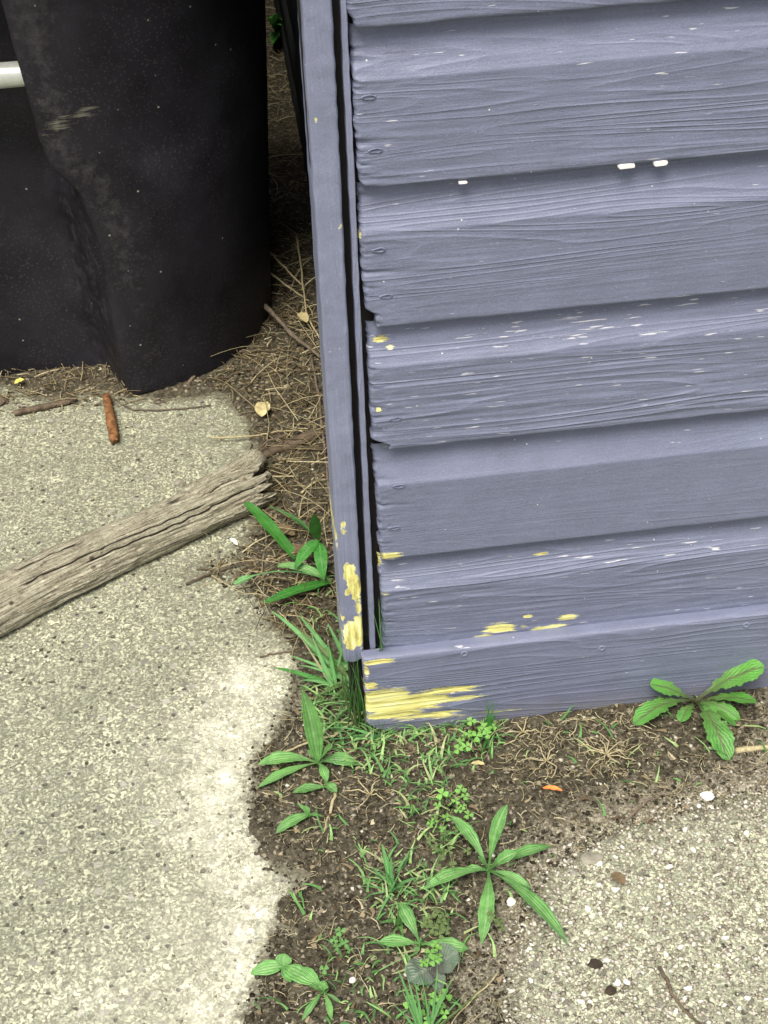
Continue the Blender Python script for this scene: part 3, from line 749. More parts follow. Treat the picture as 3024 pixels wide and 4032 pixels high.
rosette('plantain', 'small ribwort plantain with four spread leaves, just above the purple-grey leaves', 'plantain', (908, 2046),
        [(862, 1950, 38, .03), (818, 2034, 44, .02), (1012, 2050, 42, .015), (930, 2018, 20, .05), (896, 2062, 20, .01)],
        pf_plant, L_plan, arch=.2, fold=.18, wave=.03)
rosette('plantain', 'low plantain seedling lying over the edge of the left slab at the bottom', 'plantain', (612, 2092),
        [(540, 2105, 34, .010, dict(prof=pf_lance)), (616, 2060, 34, .02, dict(prof=pf_oval)), (690, 2130, 42, .010, dict(prof=pf_lance)), (628, 2122, 22, .01, dict(prof=pf_oval))],
        pf_oval, L_plan, arch=.12, fold=.14)
rosette('plantain', 'ragged plantain with thin faded leaves at the bottom centre, right of the slab edge', 'plantain', (700, 2150),
        [(650, 2090, 26, .02), (672, 2180, 14, .008), (652, 2206, 20, .006), (716, 2204, 18, .006), (738, 2168, 14, .008), (700, 2118, 30, .03), (690, 2128, 22, .02), (668, 2128, 18, .03)],
        pf_plant, L_plan, arch=.18, fold=.2)
rosette('broadleaf_weed', 'flat weed with three broad purplish-grey oval leaves and a pale centre', 'weed', (938, 2098),
        [(884, 2120, 70, .022, dict(bend=.05, side_tilt=.1)), (990, 2056, 70, .034, dict(side_tilt=0)), (916, 2066, 50, .022), (952, 2140, 36, .012)], pf_oval, L_grey, arch=.15, fold=.08, crown=False)
rosette('leafy_sprig', 'small sprig with one long leaf pointing at the left slab, below the upright plantain', 'weed', (668, 1770),
        [(596, 1800, 30, .01, dict(prof=pf_oval)), (640, 1735, 10, .03), (658, 1740, 12, .03), (700, 1765, 8, .01)], pf_lance, L_plan, arch=.15)
# weed by the corner board
rosette('leafy_weed', 'dark green weed with pointed oval leaves beside the foot of the corner board', 'weed', (688, 1172),
        [(680, 1108, 30, .10, dict(arch=.0)), (636, 1232, 30, .04, dict(start=(690, 1168, .06))), (700, 1256, 32, .03, dict(start=(690, 1172, .06), mat=L_dark)), (652, 1198, 20, .045, dict(start=(686, 1168, .055), mat=L_dark)), (610, 1105, 14, .08, dict(mat=L_grass)), (575, 1092, 12, .05, dict(mat=L_dark))],
        pf_lance, L_dark, arch=.15, fold=.16)
rosette('strap_leaf_plant', 'single broad dark green strap leaf hanging over the broken end of the branch', 'weed', (640, 1215),
        [(532, 1086, 32, .085, dict(arch=.15))], lambda t: .25+.75*math.sin(math.pi*min(1, .12+t*.8))**.7, L_dark, fold=.12, crown=False)
rosette('strap_leaf_plant', 'dark strap leaf with a pale curled tip lying over the slab, under the leafy weed', 'weed', (716, 1262),
        [(570, 1303, 30, .03, dict(arch=.12)), (505, 1262, 10, .04, dict(mat=L_grass, prof=lambda t: .5+(1.9 if t > .78 else 0)*math.sin(math.pi*min(1, (t-.78)/.24)) if t > .78 else .5)), (600, 1222, 20, .03, dict(mat=L_plan))],
        lambda t: .2+.8*math.sin(math.pi*min(1, .08+t*.86))**.8, L_dark, fold=.15, crown=False)
rosette('broadleaf_weed', 'dark green leaf half hidden behind the bin at the top of the gap', 'weed', (600, 78),
        [(626, 62, 30, .10), (585, 40, 24, .14), (590, 95, 26, .05), (612, 45, 20, .12)], pf_oval, L_dark, arch=.2, crown=False)

def tuft(name, label, c, blades, mat=L_grass, wid=7, cat='grass tuft', arch=.12, **kw):
    p0 = G(*c, .003)
    if p0.x > -.03 and -.028 < p0.y < .4 and not kw.get('behind'): p0.y = -.030
    root = thing(name, label, cat, (p0.x, p0.y, soilz(p0.x, p0.y) if p0.z < .05 else p0.z))
    for b in blades:
        tx, ty, h = b[:3]; wd = b[3] if len(b) > 3 else wid; mt = b[4] if len(b) > 4 else mat
        tip = G(tx, ty, h) if p0.x < -.03 or kw.get('behind') else GF(tx, ty, h)
        jit = Vector((random.uniform(-1, 1)*.006, random.uniform(-1, 1)*.005, 0))
        leaf_obj(root, root.location+jit, tip, wd*mpp(tip), pf_blade, mt, name='blade', arch=random.uniform(.5, 1.6)*arch, fold=.35, nseg=10, bend=random.uniform(-.05, .05))
    return root
BT = tuft('grass_tuft', 'big tuft of long bright grass blades at the foot of the corner board', (742, 1462),
     [(597, 1322, 0.067, 19), (612, 1430, 0.025, 19), (655, 1340, 0.063, 17), (640, 1400, 0.038, 17), (625, 1365, 0.050, 17), (670, 1360, 0.059, 16), (650, 1425, 0.025, 17), (700, 1400, 0.042, 16), (688, 1352, 0.067, 12), (700, 1362, 0.071, 13), (640, 1452, 0.013, 12), (665, 1495, 0.008, 12), (650, 1385, 0.042, 10), (715, 1390, 0.059, 12), (728, 1372, 0.071, 12), (760, 1400, 0.042, 9),
      (680, 1420, 0.034, 12), (618, 1398, 0.029, 12), (690, 1510, 0.008, 9), (752, 1430, 0.042, 9), (638, 1415, 0.021, 12), (700, 1480, 0.013, 9), (660, 1372, 0.050, 12), (672, 1448, 0.021, 13), (765, 1452, 0.021, 7), (704, 1425, 0.042, 7, L_straw), (672, 1340, 0.050, 7, L_straw)])
for i_, ch in enumerate(list(BT.children)):                    # thin it out, mix darker and bleached blades, root them apart
    if i_ in (3, 5, 7, 10, 16, 19, 22): bpy.data.objects.remove(ch); continue
    if i_ % 3 == 1: ch.data.materials[0] = L_dark
    if i_ % 7 == 4: ch.data.materials[0] = L_olive
    ch.location = (random.uniform(-.022, .012), random.uniform(-.028, .02), random.uniform(-.004, .006)); ch.rotation_euler = (random.uniform(-.08, .08), random.uniform(-.08, .08), random.uniform(-.16, .16))
slot = thing('grass_tuft', 'dense dark grass tuft in the slot under the foot of the corner board', 'grass tuft', (-.046, -.004, .002))
for x_, y_ in ((735, 1420), (748, 1405), (758, 1400), (770, 1404), (780, 1402), (742, 1440), (755, 1430), (766, 1425), (776, 1440), (728, 1450), (780, 1460), (738, 1465), (750, 1455), (762, 1450), (772, 1470), (722, 1440), (758, 1480), (745, 1395)):
    tip = WY(x_, y_, random.uniform(-.022, -.006))
    leaf_obj(slot, slot.location+Vector((random.uniform(-.018, .014), random.uniform(-.008, .006), 0)), tip, random.uniform(5, 8)*mpp(tip), pf_blade, random.choice((L_grass, L_dark, L_dark, L_olive)), name='blade', arch=.08, fold=.35, nseg=9, bend=random.uniform(-.12, .12))
tuft('grass_tuft', 'upright grass tuft growing just left of the bare corner of the base board', (752, 1525),
     [(735, 1440, .09), (745, 1452, .08), (762, 1460, .08, 6), (722, 1470, .07, 6), (700, 1448, .09), (690, 1475, .07), (775, 1478, .05, 5), (715, 1520, .02), (730, 1490, .05), (756, 1500, .04, 5, L_straw), (770, 1560, .01, 8, L_straw), (742, 1470, .07)])
tuft('grass_tuft', 'thin green blades sprouting from the gap above the base board', (822, 1396),
     [(798, 1285, .245, 6), (830, 1262, .26, 5), (810, 1360, .20, 4), (862, 1362, .20, 6), (838, 1330, .22, 5), (786, 1360, .2, 4, L_straw)], behind=True, arch=.02)
bt = bpy.data.objects[[o.name for o in C.objects if o.get('label', '').startswith('thin green blades')][0]]
# this one is rooted in the slot behind the base board top
for ch in list(bt.children): bpy.data.objects.remove(ch)
q = WY(822, 1402, -.008); bt.location = q
for tx, ty, yy, wd in ((796, 1285, -.016, 6), (818, 1290, -.016, 4), (832, 1240, -.014, 5), (862, 1362, -.03, 6), (842, 1320, -.02, 5), (788, 1365, -.02, 4)):
    tip = WY(tx, ty, yy); leaf_obj(bt, q+Vector((random.uniform(-.004, .004), 0, -.004)), tip, wd*mpp(tip), pf_blade, L_grass, name='blade', arch=.02, nseg=8)
tuft('grass_tuft', 'dark tuft of short upright blades against the base board, beside the bright clover', (1058, 1592),
     [(1050, 1510, .06, 6), (1064, 1512, .06, 6), (1078, 1530, .06), (1042, 1545, .04), (1085, 1570, .03), (1030, 1580, .02), (1070, 1545, .05), (1092, 1600, .02), (1056, 1530, .05), (1062, 1640, .01), (1040, 1630, .01), (1084, 1555, .05)], L_dark)
tuft('grass_tuft', 'tuft of long bright blades cut by the bottom edge of the picture', (920, 2250),
     [(858, 2090, .10, 10), (880, 2110, .09, 9), (896, 2122, .08, 9), (945, 2080, .11, 6), (975, 2118, .08, 8), (985, 2105, .09, 8), (868, 2135, .06, 7), (1000, 2150, .05, 7), (850, 2170, .03, 7), (930, 2150, .06, 8), (908, 2105, .1, 6), (1050, 2140, .05, 5, L_olive), (1075, 2100, .04, 4, L_olive)], wid=8)
tuft('grass_tuft', 'small leafy grass sprout with broad kinked blades, left of the large plantain', (852, 1930),
     [(825, 1822, .07, 16), (845, 1850, .06, 14), (800, 1870, .04, 8), (905, 1895, .04, 14), (866, 1880, .05, 8), (792, 1935, .02, 7), (830, 1880, .05, 9), (898, 1935, .02, 7), (775, 1915, .02, 6), (812, 1990, .01, 7), (880, 1905, .05, 8), (840, 1895, .05, 10)])
tuft('grass_tuft', 'pale dried and green grass tuft before the bare yellow base board corner', (820, 1590),
     [(800, 1550, .05, 6), (815, 1545, .05), (835, 1552, .04), (855, 1570, .03), (700, 1600, .02, 7), (720, 1570, .03), (740, 1610, .02), (690, 1575, .02), (840, 1600, .01, 9, L_straw), (820, 1560, .04, 5, L_straw), (790, 1612, .01, 10, L_straw), (760, 1590, .02, 7), (775, 1560, .03), (862, 1600, .01, 6)])
tuft('grass_tuft', 'low grass sprout with kinked leaves below the small clover patch at the bottom', (868, 1985),
     [(820, 1995, .02, 14), (862, 1960, .04, 10), (872, 2025, .01, 12), (850, 2000, .02, 10), (900, 1990, .02, 7), (835, 2035, .01, 7)], L_plan)

# clover plants: each with its trefoil leaves
def clover(label, pts, mat=L_clov, sz=11):
    cx = sum(p[0] for p in pts)/len(pts); cy = sum(p[1] for p in pts)/len(pts)
    c0 = GF(cx, cy, .002); c0 = Vector((c0.x, min(c0.y, -.03), 0)); c0.z = soilz(c0.x, c0.y)
    root = thing('clover', label, 'clover', c0)
    for p in pts:
        hp = random.uniform(.026, .046); q = GF(p[0], p[1], hp); r = (p[2] if len(p) > 2 else sz)*mpp(q)
        st = MB(); tube(st, [(0, 0, 0), rel(c0, (c0+q)/2+Vector((0, 0, .008))), rel(c0, q)], [.0007]*3, 4); s = link('stem', st.mesh('stem'), L_olive, root)
        mb = MB(); a0 = random.uniform(0, 6.28); tl = Vector((random.uniform(-.2, .2), random.uniform(-.35, .0), 0))
        for j in range(3):
            a = a0+j*2.094; dx, dy = math.cos(a), math.sin(a); sx, sy = -dy, dx
            V = []; U = []
            for (l, w_) in ((0, 0), (.45, .42), (.85, .50), (1.0, .28), (.90, 0), (1.0, -.28), (.85, -.50), (.45, -.42)):
                x = (dx*l+sx*w_)*r; y = (dy*l+sy*w_)*r
                z = tl.x*x+tl.y*y*-1+abs(w_)*r*.25-l*r*.1
                V.append((x, y, z)); U.append((w_+.5, l))
            V.append((dx*.5*r, dy*.5*r, tl.x*dx*.5*r-tl.y*dy*.5*r)); U.append((.5, .5))
            mb.add(V, [(8, i, i+1) for i in range(7)]+[(8, 7, 0)], U)
        me = mb.mesh('leaf'); lf = link('leaf', me, mat, root, rel(c0, q))
clover('bright green clover growing against the base board, right of the bare patch', [(1018, 1558), (1045, 1572, 13), (1030, 1590, 13), (1052, 1585), (1008, 1612), (990, 1618), (996, 1600, 8), (1065, 1570, 9), (1012, 1585, 9)])
clover('clover with small round leaves and a thin stem, between the grass and the large plantain', [(955, 1715, 14), (995, 1705, 13), (985, 1730, 10), (1005, 1720, 10), (990, 1750, 9), (965, 1765, 10), (945, 1740, 9), (940, 1770, 8), (1012, 1760, 11), (930, 1780, 9), (955, 1790, 8), (1000, 1742, 8)])
clover('olive green clover patch left of the large plantain centre', [(940, 1830, 10), (955, 1850, 9), (930, 1815, 10), (970, 1838, 9), (945, 1868, 8), (978, 1868, 9), (960, 1800, 9), (1010, 1838, 9), (985, 1790, 8)], L_olive)
clover('yellow-green clover patch just above the small four-leaved plantain', [(925, 1985, 12), (945, 1975, 12), (955, 1995, 12), (935, 2005, 12), (950, 2018, 12), (918, 1998, 10), (965, 2010, 10), (940, 1965, 9), (960, 1980, 10)], L_olive)
clover('fresh clover patch covering the base of the small four-leaved plantain', [(930, 2058, 12), (945, 2048, 10), (938, 2075, 12), (925, 2080, 10), (948, 2068, 10), (912, 2080, 8), (940, 2040, 9)], L_clov)
clover('clover with two trefoils beside the purplish-grey leaves at the bottom', [(938, 2158, 14), (962, 2150, 14), (950, 2172, 10), (905, 2190, 14), (925, 2205, 12), (885, 2165, 14), (960, 2190, 10)], L_clov)
clover('tiny clover on the soil near the bottom left, beside the slab edge plantain', [(735, 2012, 12), (722, 2030, 9), (745, 2038, 10), (728, 2045, 9), (755, 2052, 8), (700, 2094, 10)], L_plan)
clover('dull clover at the lower right of the large plantain', [(1065, 1985, 11), (1078, 1992, 10), (1058, 1972, 8), (1085, 2005, 8)], L_olive)

# ================================================================== BRANCH
def wood_mat():
    m = Mat('weathered_grey_wood'); v = m.coords((6, 70, 70), False, 'UV'); v = m.coords((1, 1, 1), False)
    tc = m.n('ShaderNodeTexCoord'); mp = m.n('ShaderNodeMapping'); mp.inputs['Scale'].default_value = (110, 8, 1); m.l(tc.outputs['UV'], mp.inputs[0]); gv = mp.outputs[0]
    g = m.noise(gv, 1, 6, .72, 1.2); b = m.noise(v, 30, 4, .6)
    rip = m.noise(v, 150, 3, .6, 1.5); g = m.math('ADD', m.math('MULTIPLY', g, .72), m.math('MULTIPLY', rip, .28))
    c = m.ramp(g, [(.38, (.08, .074, .052)), (.45, (.25, .235, .165)), (.53, (.44, .42, .31)), (.63, (.75, .73, .57))])
    c = m.mix(m.ramp(b, [(.45, 0), (.7, .38)]), c, (.19, .165, .11))
    spx = m.vor(v, 45); c = m.mix(m.math('MULTIPLY', m.ramp(spx, [(.15, .9), (.28, 0)]), m.ramp(m.noise(v, 18, 3), [(.55, 0), (.62, 1)])), c, (.07, .045, .03))
    fis = m.ramp(m.attr('crack'), [(.25, 0), (.7, 1)]); c = m.mix(fis, c, (.022, .017, .012))
    return m.fin(c, .9, m.bump(m.math('ADD', m.math('MULTIPLY', g, 2), b), .8, .004), .15)
M_wood = wood_mat()
def log_mesh():
    cl = [(-90, 1352), (0, 1303), (110, 1247), (220, 1195), (330, 1148), (430, 1105), (500, 1073), (558, 1048)]
    hw = [66, 63, 59, 57, 56, 54, 54, 50]         # half width, px
    pts = []; rad = []
    for (x, y), h in zip(cl, hw):
        p = G(x, y, .030); pts.append(p); rad.append(h*mpp(p))
    pts = np.array([tuple(p) for p in pts]); rad = np.array(rad)
    n = 230; s = np.linspace(0, 1, n); t0 = np.linspace(0, 1, len(pts))
    Q = np.stack([np.interp(s, t0, pts[:, k]) for k in range(3)], 1); R = np.interp(s, t0, rad)
    L = np.linalg.norm(Q[-1]-Q[0]); T = (Q[-1]-Q[0])/L; side = np.cross(T, [0, 0, 1]); side /= np.linalg.norm(side)
    m_ = 120; th = np.linspace(0, 2*np.pi, m_, endpoint=False)
    S, TH = np.meshgrid(s*L, th, indexing='ij')
    per = lambda a, b, sd: fbm(a, np.cos(TH)*b, 3, sd)+fbm(a, np.sin(TH)*b, 3, sd+5)
    ridg = fbm(S*6, TH*7, 3, 21)*.0045+np.abs(fbm(S*11+TH*2, TH*15+vnoise(S*22, TH*0)*2.2, 3, 25))*-.0065+fbm(S*60, TH*12, 2, 28)*.0016+per(S*9, 1.3, 30)*.004
    crack = np.zeros_like(S)
    def fiss(th0, s0, s1, w_, a, dep):
        c = th0+a*np.sin(S*14)+.10*vnoise(S*60, S*0, int(th0*10)); d = np.abs(TH-c)/w_
        e = np.clip((S-s0)/.03, 0, 1)*np.clip((s1-S)/.03, 0, 1); return np.exp(-d*d)*e, dep
    tot = 0
    for f in ((1.55, .42, .66, .045, .12, .007), (2.05, .5, .7, .05, .10, .006), (1.05, .10, .45, .05, .06, .004), (2.4, .05, .40, .05, .1, .004), (.75, .2, .6, .05, .08, .005), (1.8, .0, .25, .04, .07, .003), (1.95, .37, .42, .13, 0, .007), (1.85, .405, .445, .05, 0, .004), (2.2, .22, .25, .07, 0, .003), (1.2, .12, .15, .06, 0, .003)):
        g_, dp = fiss(*f); crack = np.maximum(crack, g_); tot = tot+g_*dp
    Rr = R[:, None]*(1+.10*np.cos(TH*2+1))*np.where(np.sin(TH) < 0, 1.0, 1)+ridg-tot
    U = side; UP = np.cross(side, T); UP = UP if UP[2] > 0 else -UP
    # ragged broken end
    ext = (vnoise(TH*5, TH*0, 77)*.042+vnoise(TH*14, TH*0, 78)*.026+vnoise(TH*30, TH*0, 79)*.012)*np.clip((S/L-.9)/.1, 0, 1)
    P = Q[:, None, :]+(np.cos(TH)*Rr)[..., None]*U+(np.sin(TH)*Rr*.80)[..., None]*UP+ext[..., None]*T
    P = np.concatenate([P, P[:, :1]], 1); crack = np.concatenate([crack, crack[:, :1]], 1)
    # close ends
    endc = P[-1].mean(0); P = np.concatenate([P, (endc+(P[-1]-endc)*.6-T*.012)[None], (endc+(P[-1]-endc)*.02-T*.018)[None]], 0)
    crack = np.concatenate([crack, crack[-1:]*0+.6, crack[-1:]*0+.9], 0)
    P[..., 2] = np.maximum(P[..., 2], .001)
    me = gridmesh(P, 'wood', attrs={'crack': crack})
    ul = me.uv_layers.new(name='UVMap'); nn, mm = P.shape[:2]
    U2 = np.stack(np.broadcast_arrays(np.linspace(0, 1, mm)[None, :]*1.0, np.linspace(0, 1, nn)[:, None]), 2).reshape(-1, 2)
    li = np.empty(len(me.loops), dtype=np.int32); me.loops.foreach_get('vertex_index', li); ul.data.foreach_set('uv', U2[li].astype(np.float32).ravel())
    return me
br = thing('broken_branch', 'weathered grey broken branch lying across the concrete slab, splintered at its right end', 'branch', (0, 0, 0))
br.location = G(280, 1190, 0.0)
o = link('wood', log_mesh(), M_wood, br); o.location = -br.location
def slab_of_wood(name, a, b, w0, w1, z, th, parent, mat, seed=0, label=None):
    A_ = G(*a, z); B_ = G(*b, z); d = B_-A_; sd = d.cross(Vector((0, 0, 1))).normalized(); n = 22; rows = []
    for i in range(n+1):
        t = i/n; p = A_.lerp(B_, t); w_ = (w0+(w1-w0)*t)*mpp(p)*(1+.25*float(vnoise(t*9, seed)))
        if t > .93: w_ *= .75+.2*float(vnoise(t*90, seed))
        row = []
        for u, h in ((-1, -1), (-1, .2), (-.7, .8), (-.2, 1), (.3, .85), (.8, .75), (1, .1), (1, -1)):
            row.append(tuple(p+sd*u*w_*.5+Vector((0, 0, h*th*.5+float(vnoise(t*25+u*7, u*5+seed))*th*.35))+d.normalized()*float(vnoise(u*7, seed+3))*.014*(t > .9)))
        rows.append(row)
    P = np.array(rows); c0 = P[:1].mean(1, keepdims=True)+(P[:1]-P[:1].mean(1, keepdims=True))*.05; c1 = P[-1:].mean(1, keepdims=True)+(P[-1:]-P[-1:].mean(1, keepdims=True))*.05
    P = np.concatenate([c0, P, c1], 0); P = np.concatenate([P, P[:, :1]], 1)
    me = gridmesh(P, name, attrs={'crack': np.zeros(P.shape[:2])}); ul = me.uv_layers.new(name='UVMap'); nn, mm = P.shape[:2]
    U2 = np.stack(np.broadcast_arrays(np.linspace(0, .3, mm)[None, :], np.linspace(0, .4, nn)[:, None]), 2).reshape(-1, 2)
    li = np.empty(len(me.loops), dtype=np.int32); me.loops.foreach_get('vertex_index', li); ul.data.foreach_set('uv', U2[li].astype(np.float32).ravel())
    ob = link(name, me, mat, parent)
    if parent: ob.location = -parent.location
    if label: ob['label'] = label
    return ob
slab_of_wood('splinter', (405, 1072), (560, 985), 44, 46, .046, .030, br, M_wood, 3, 'raised flat splinter split off along the top edge')
slab_of_wood('splinter', (520, 1000), (545, 958), 14, 5, .050, .008, br, M_wood, 5)
slab_of_wood('splinter', (568, 1040), (582, 1022), 20, 16, .045, .014, br, M_wood, 8)
# ================================================================== SMALL DEBRIS
M_bark = plain('brown_bark', (.12, .092, .062), .9, .5, 60, .8)
M_twig = plain('grey_twig', (.15, .12, .085), .9, .4, 80, .8)
M_rust = plain('orange_brown_wood', (.20, .095, .038), .7, .75, 90, .8)
M_orange = plain('orange_bark', (.75, .24, .06), .7, .3, 90, .5)
M_dleaf = plain('dry_pale_leaf', (.50, .43, .22), .8, .3, 50, .8)
M_dleaf2 = plain('dry_brown_leaf', (.15, .11, .06), .8, .4, 50, .8)
M_yellow = plain('yellow_petal', (.85, .70, .15), .6, .2, 60, .4)
M_white = plain('white_stone', (.80, .79, .70), .7, .12, 90, .5)
M_clod = plain('dark_clod', (.045, .035, .024), .95, .5, 120, .9)
M_stone = plain('tan_stone', (.27, .26, .20), .9, .3, 90, .9)

def twig(name, label, pts, rpx, mat, z=.006, cat='twig', taper=.6, zs=None):
    W_ = []
    for i, (x, y) in enumerate(pts):
        zz = (zs[i] if zs else z); p = G(x, y, zz)
        W_.append(p)
    # refine
    R_ = []; n = len(W_)
    for i in range(n-1):
        for k_ in range(4): t = k_/4; R_.append(W_[i].lerp(W_[i+1], t)+Vector((random.uniform(-1, 1), random.uniform(-1, 1), random.uniform(-.5, .5)))*.0012)
    R_.append(W_[-1]); c0 = W_[0].copy(); m_ = mpp(c0)
    mb = MB(); tube(mb, [p-c0 for p in R_], [rpx*m_*(1-(1-taper)*i/(len(R_)-1))*random.uniform(.85, 1.15) for i in range(len(R_))], 6)
    o = link(name, mb.mesh(name), mat, None, c0); tag(o, label, cat); return o
twig('twig', 'thick grey twig leaning from the bin corner down towards the corner board', [(567, 655), (600, 690), (630, 722), (660, 745), (692, 772)], 5.5, M_twig, zs=[.05, .045, .035, .025, .015])
twig('twig', 'curved grey twig lying against the bottom curve of the bin', [(405, 830), (440, 790), (475, 768), (515, 760), (560, 757)], 4.2, M_twig, .01)
twig('twig', 'long thin brown stem lying along the left side of the corner board', [(672, 770), (688, 850), (697, 930), (706, 1010), (714, 1092)], 3.2, M_twig, .012)
twig('twig', 'thin curved stem with pale patches on the slab in front of the bin', [(235, 850), (262, 873), (290, 885), (340, 886), (400, 882), (455, 875)], 2.2, M_twig, .004)
twig('twig', 'straight pale straw stem above the broken end of the branch', [(455, 945), (510, 944), (560, 940), (600, 932), (660, 930)], 2.2, M_straw2, .012)
twig('twig', 'thin pale twig joining the tip of the branch splinter', [(545, 985), (580, 952), (620, 940)], 3, M_twig, .03)
twig('twig', 'forked straw stem running down beside the corner board above the weed', [(640, 510), (650, 570), (655, 620), (662, 680), (690, 730)], 2.6, M_straw2, zs=[.06, .05, .04, .03, .01])
twig('twig', 'pale straw stem poking out from behind the bin corner', [(583, 545), (610, 572), (636, 600), (660, 625)], 2.8, M_straw2, zs=[.07, .06, .05, .03])
twig('twig', 'lower pale straw stem poking out from behind the bin corner', [(585, 590), (612, 612), (640, 632), (668, 650)], 2.2, M_straw2, zs=[.06, .05, .04, .03])
twig('twig', 'grey-brown curved twig on the soil between the dandelion and the right slab', [(1345, 1776), (1375, 1750), (1400, 1728), (1425, 1716), (1455, 1714)], 4, M_twig, .008)
twig('twig', 'dark bent stem lying on the pebbly slab at the bottom right corner', [(1423, 2090), (1440, 2115), (1452, 2150), (1475, 2178), (1500, 2200), (1530, 2230)], 4.2, M_bark, .006)
twig('twig', 'thick straw stalk lying diagonally on the soil below the upright plantain', [(725, 1712), (715, 1750), (703, 1785), (694, 1812)], 4, M_straw2, .008)
twig('twig', 'pale brown rhizome reaching from the grass to the left slab edge', [(792, 1532), (760, 1560), (722, 1588), (660, 1605), (620, 1622), (585, 1640)], 3.2, M_straw2, .012)
twig('twig', 'pale bleached straw bit standing out on the soil beside the corner board', [(650, 1065), (668, 1050), (690, 1036)], 3, M_straw2, .01)
twig('twig', 'thin dry twig lying on the slab below the branch', [(400, 1262), (440, 1245), (480, 1230), (520, 1218), (560, 1208)], 2.6, M_bark, .006)
twig('twig', 'thin straw lying to the right of the dandelion, cut by the picture edge', [(1520, 1553), (1580, 1567), (1659, 1570), (1700, 1575)], 2.4, M_straw2, .006)
twig('twig', 'pale chewed stick end lying on the soil under the dandelion at the right edge', [(1590, 1622), (1625, 1618), (1680, 1612)], 7, M_straw2, .008, taper=.9)
twig('twig', 'long thin diagonal straw near the bottom, right of the purplish-grey leaves', [(1078, 2100), (1040, 2140), (1000, 2180), (975, 2212)], 2.2, M_straw2, .01)
twig('twig', 'dark horizontal root line on the slab left of the big grass tuft', [(560, 1420), (590, 1412), (625, 1408), (655, 1402)], 2.2, M_bark, .003)
slab_of_wood('bark_strip', (560, 985), (690, 932), 22, 34, .010, .014, None, M_bark, 11)
tag(C.objects[-1], 'flat dark bark strip lying on the debris behind the broken branch end', 'bark')
slab_of_wood('bark_strip', (30, 892), (168, 862), 12, 14, .008, .01, None, M_bark, 13)
tag(C.objects[-1], 'thin brown bark strip on the slab in front of the bin at the left', 'bark')
slab_of_wood('wood_chunk', (230, 855), (248, 952), 18, 22, .012, .014, None, M_rust, 15)
tag(C.objects[-1], 'rusty orange-brown stick piece on the slab in front of the bin', 'stick')
def rock(name, label, px, py, rpx, mat, cat='pebble', flat=.6, seed=0, asp=1.0, group=None, rot=0):
    p = G(px, py, .003); r = rpx*mpp(p); mb = MB(); rr = random.Random(seed)
    vs = []; n = 9; 
    for i, (h, k_) in enumerate(((-.6, .6), (-.1, 1.0), (.4, .85), (.75, .45))):
        for j in range(n):
            a = 2*math.pi*j/n+i*.3; q_ = r*k_*rr.uniform(.8, 1.15); vs.append((math.cos(a)*q_*asp, math.sin(a)*q_, h*r*flat))
    vs.append((0, 0, r*flat*.85)); f = [(i*n+j, i*n+(j+1) % n, (i+1)*n+(j+1) % n, (i+1)*n+j) for i in range(3) for j in range(n)]+[(3*n+j, 3*n+(j+1) % n, 4*n) for j in range(n)]
    mb.add(vs, f); o = link(name, mb.mesh(name, False), mat, None, (p.x, p.y, soilz(p.x, p.y)+r*flat*.35)); o.rotation_euler[2] = rot
    tag(o, label, cat, group); return o
def dry_leaf(label, px, py, l, wd, mat, ang, name='dry_leaf', z=.008):
    p = G(px, py, z); m_ = mpp(p); root_p = p; mb = MB(); d = Vector((math.cos(ang), math.sin(ang), 0))*l*m_*.5
    leaf_geo(mb, -d, d+Vector((0, 0, .004)), wd*m_, pf_oval, arch=.2, fold=.2, nseg=10, wave=.15, ph=px)
    o = link(name, mb.mesh(name), mat, None, p); tag(o, label, 'dry leaf'); return o
dry_leaf('pale yellowish dry leaf lying upright on the debris right of the bin', 568, 886, 50, 34, M_dleaf, 1.4, z=.02)
dry_leaf('crumpled pale leaf caught between straw and the corner board', 655, 688, 40, 22, M_dleaf, 1.9, z=.03)
dry_leaf('small brown curled leaf lying on the pebbly slab at the right', 1335, 1900, 34, 24, M_dleaf2, 2.3)
dry_leaf('dry brown leaf among the green blades behind the branch end', 615, 1150, 50, 30, M_dleaf2, 2.6, z=.02)
dry_leaf('tan dry leaf under the leafy weed by the corner board', 642, 1192, 42, 28, M_dleaf2, .4, z=.02)
dry_leaf('small white dry petal on the slab below the branch', 505, 1172, 26, 10, M_white, 2.2, name='petal')
dry_leaf('small yellow petal on the debris at the left, in front of the bin', 42, 826, 22, 14, M_yellow, .3, name='petal', z=.012)
dry_leaf('short bright orange bark curl on the soil below the dandelion', 1193, 1707, 44, 12, M_orange, -.45, name='bark_curl', z=.014)
dry_leaf('pale dry seed husk on the soil right of the clover stem', 1880*.549, 1652, 30, 12, M_dleaf, -.4)
rock('stone', 'small tan stone resting on the slab behind the branch', 387, 1044, 13, M_stone, 'stone', .8, 3)
rock('stone', 'white rectangular stone chip on the soil below the dandelion', 1526, 1719, 13, M_white, 'stone', .45, 4, 1.25)
rock('stone', 'bright white stone beside the lower right leaf of the large plantain', 1104, 1955, 11, M_white, 'stone', .7, 5)
rock('stone', 'pale flat stone set in the top left of the pebbly slab', 1278, 1852, 17, M_stone, 'stone', .35, 6, 1.5)
rock('soil_clod', 'dark soil clod on the pebbly slab, upper of the two near the bottom', 1286, 2081, 13, M_clod, 'soil clod', .6, 7, 1.2)
rock('soil_clod', 'dark soil clod on the pebbly slab, lower of the two near the bottom', 1319, 2139, 13, M_clod, 'soil clod', .6, 8, 1.1)
rock('stone', 'white stone fragment on the slab edge just above the bottom plantain', 762, 2118, 8, M_white, 'stone', .6, 9)
rock('bark_lump', 'dark debris lump at the left picture edge below the bin', 2, 868, 16, M_bark, 'bark', .8, 12, 1.0)
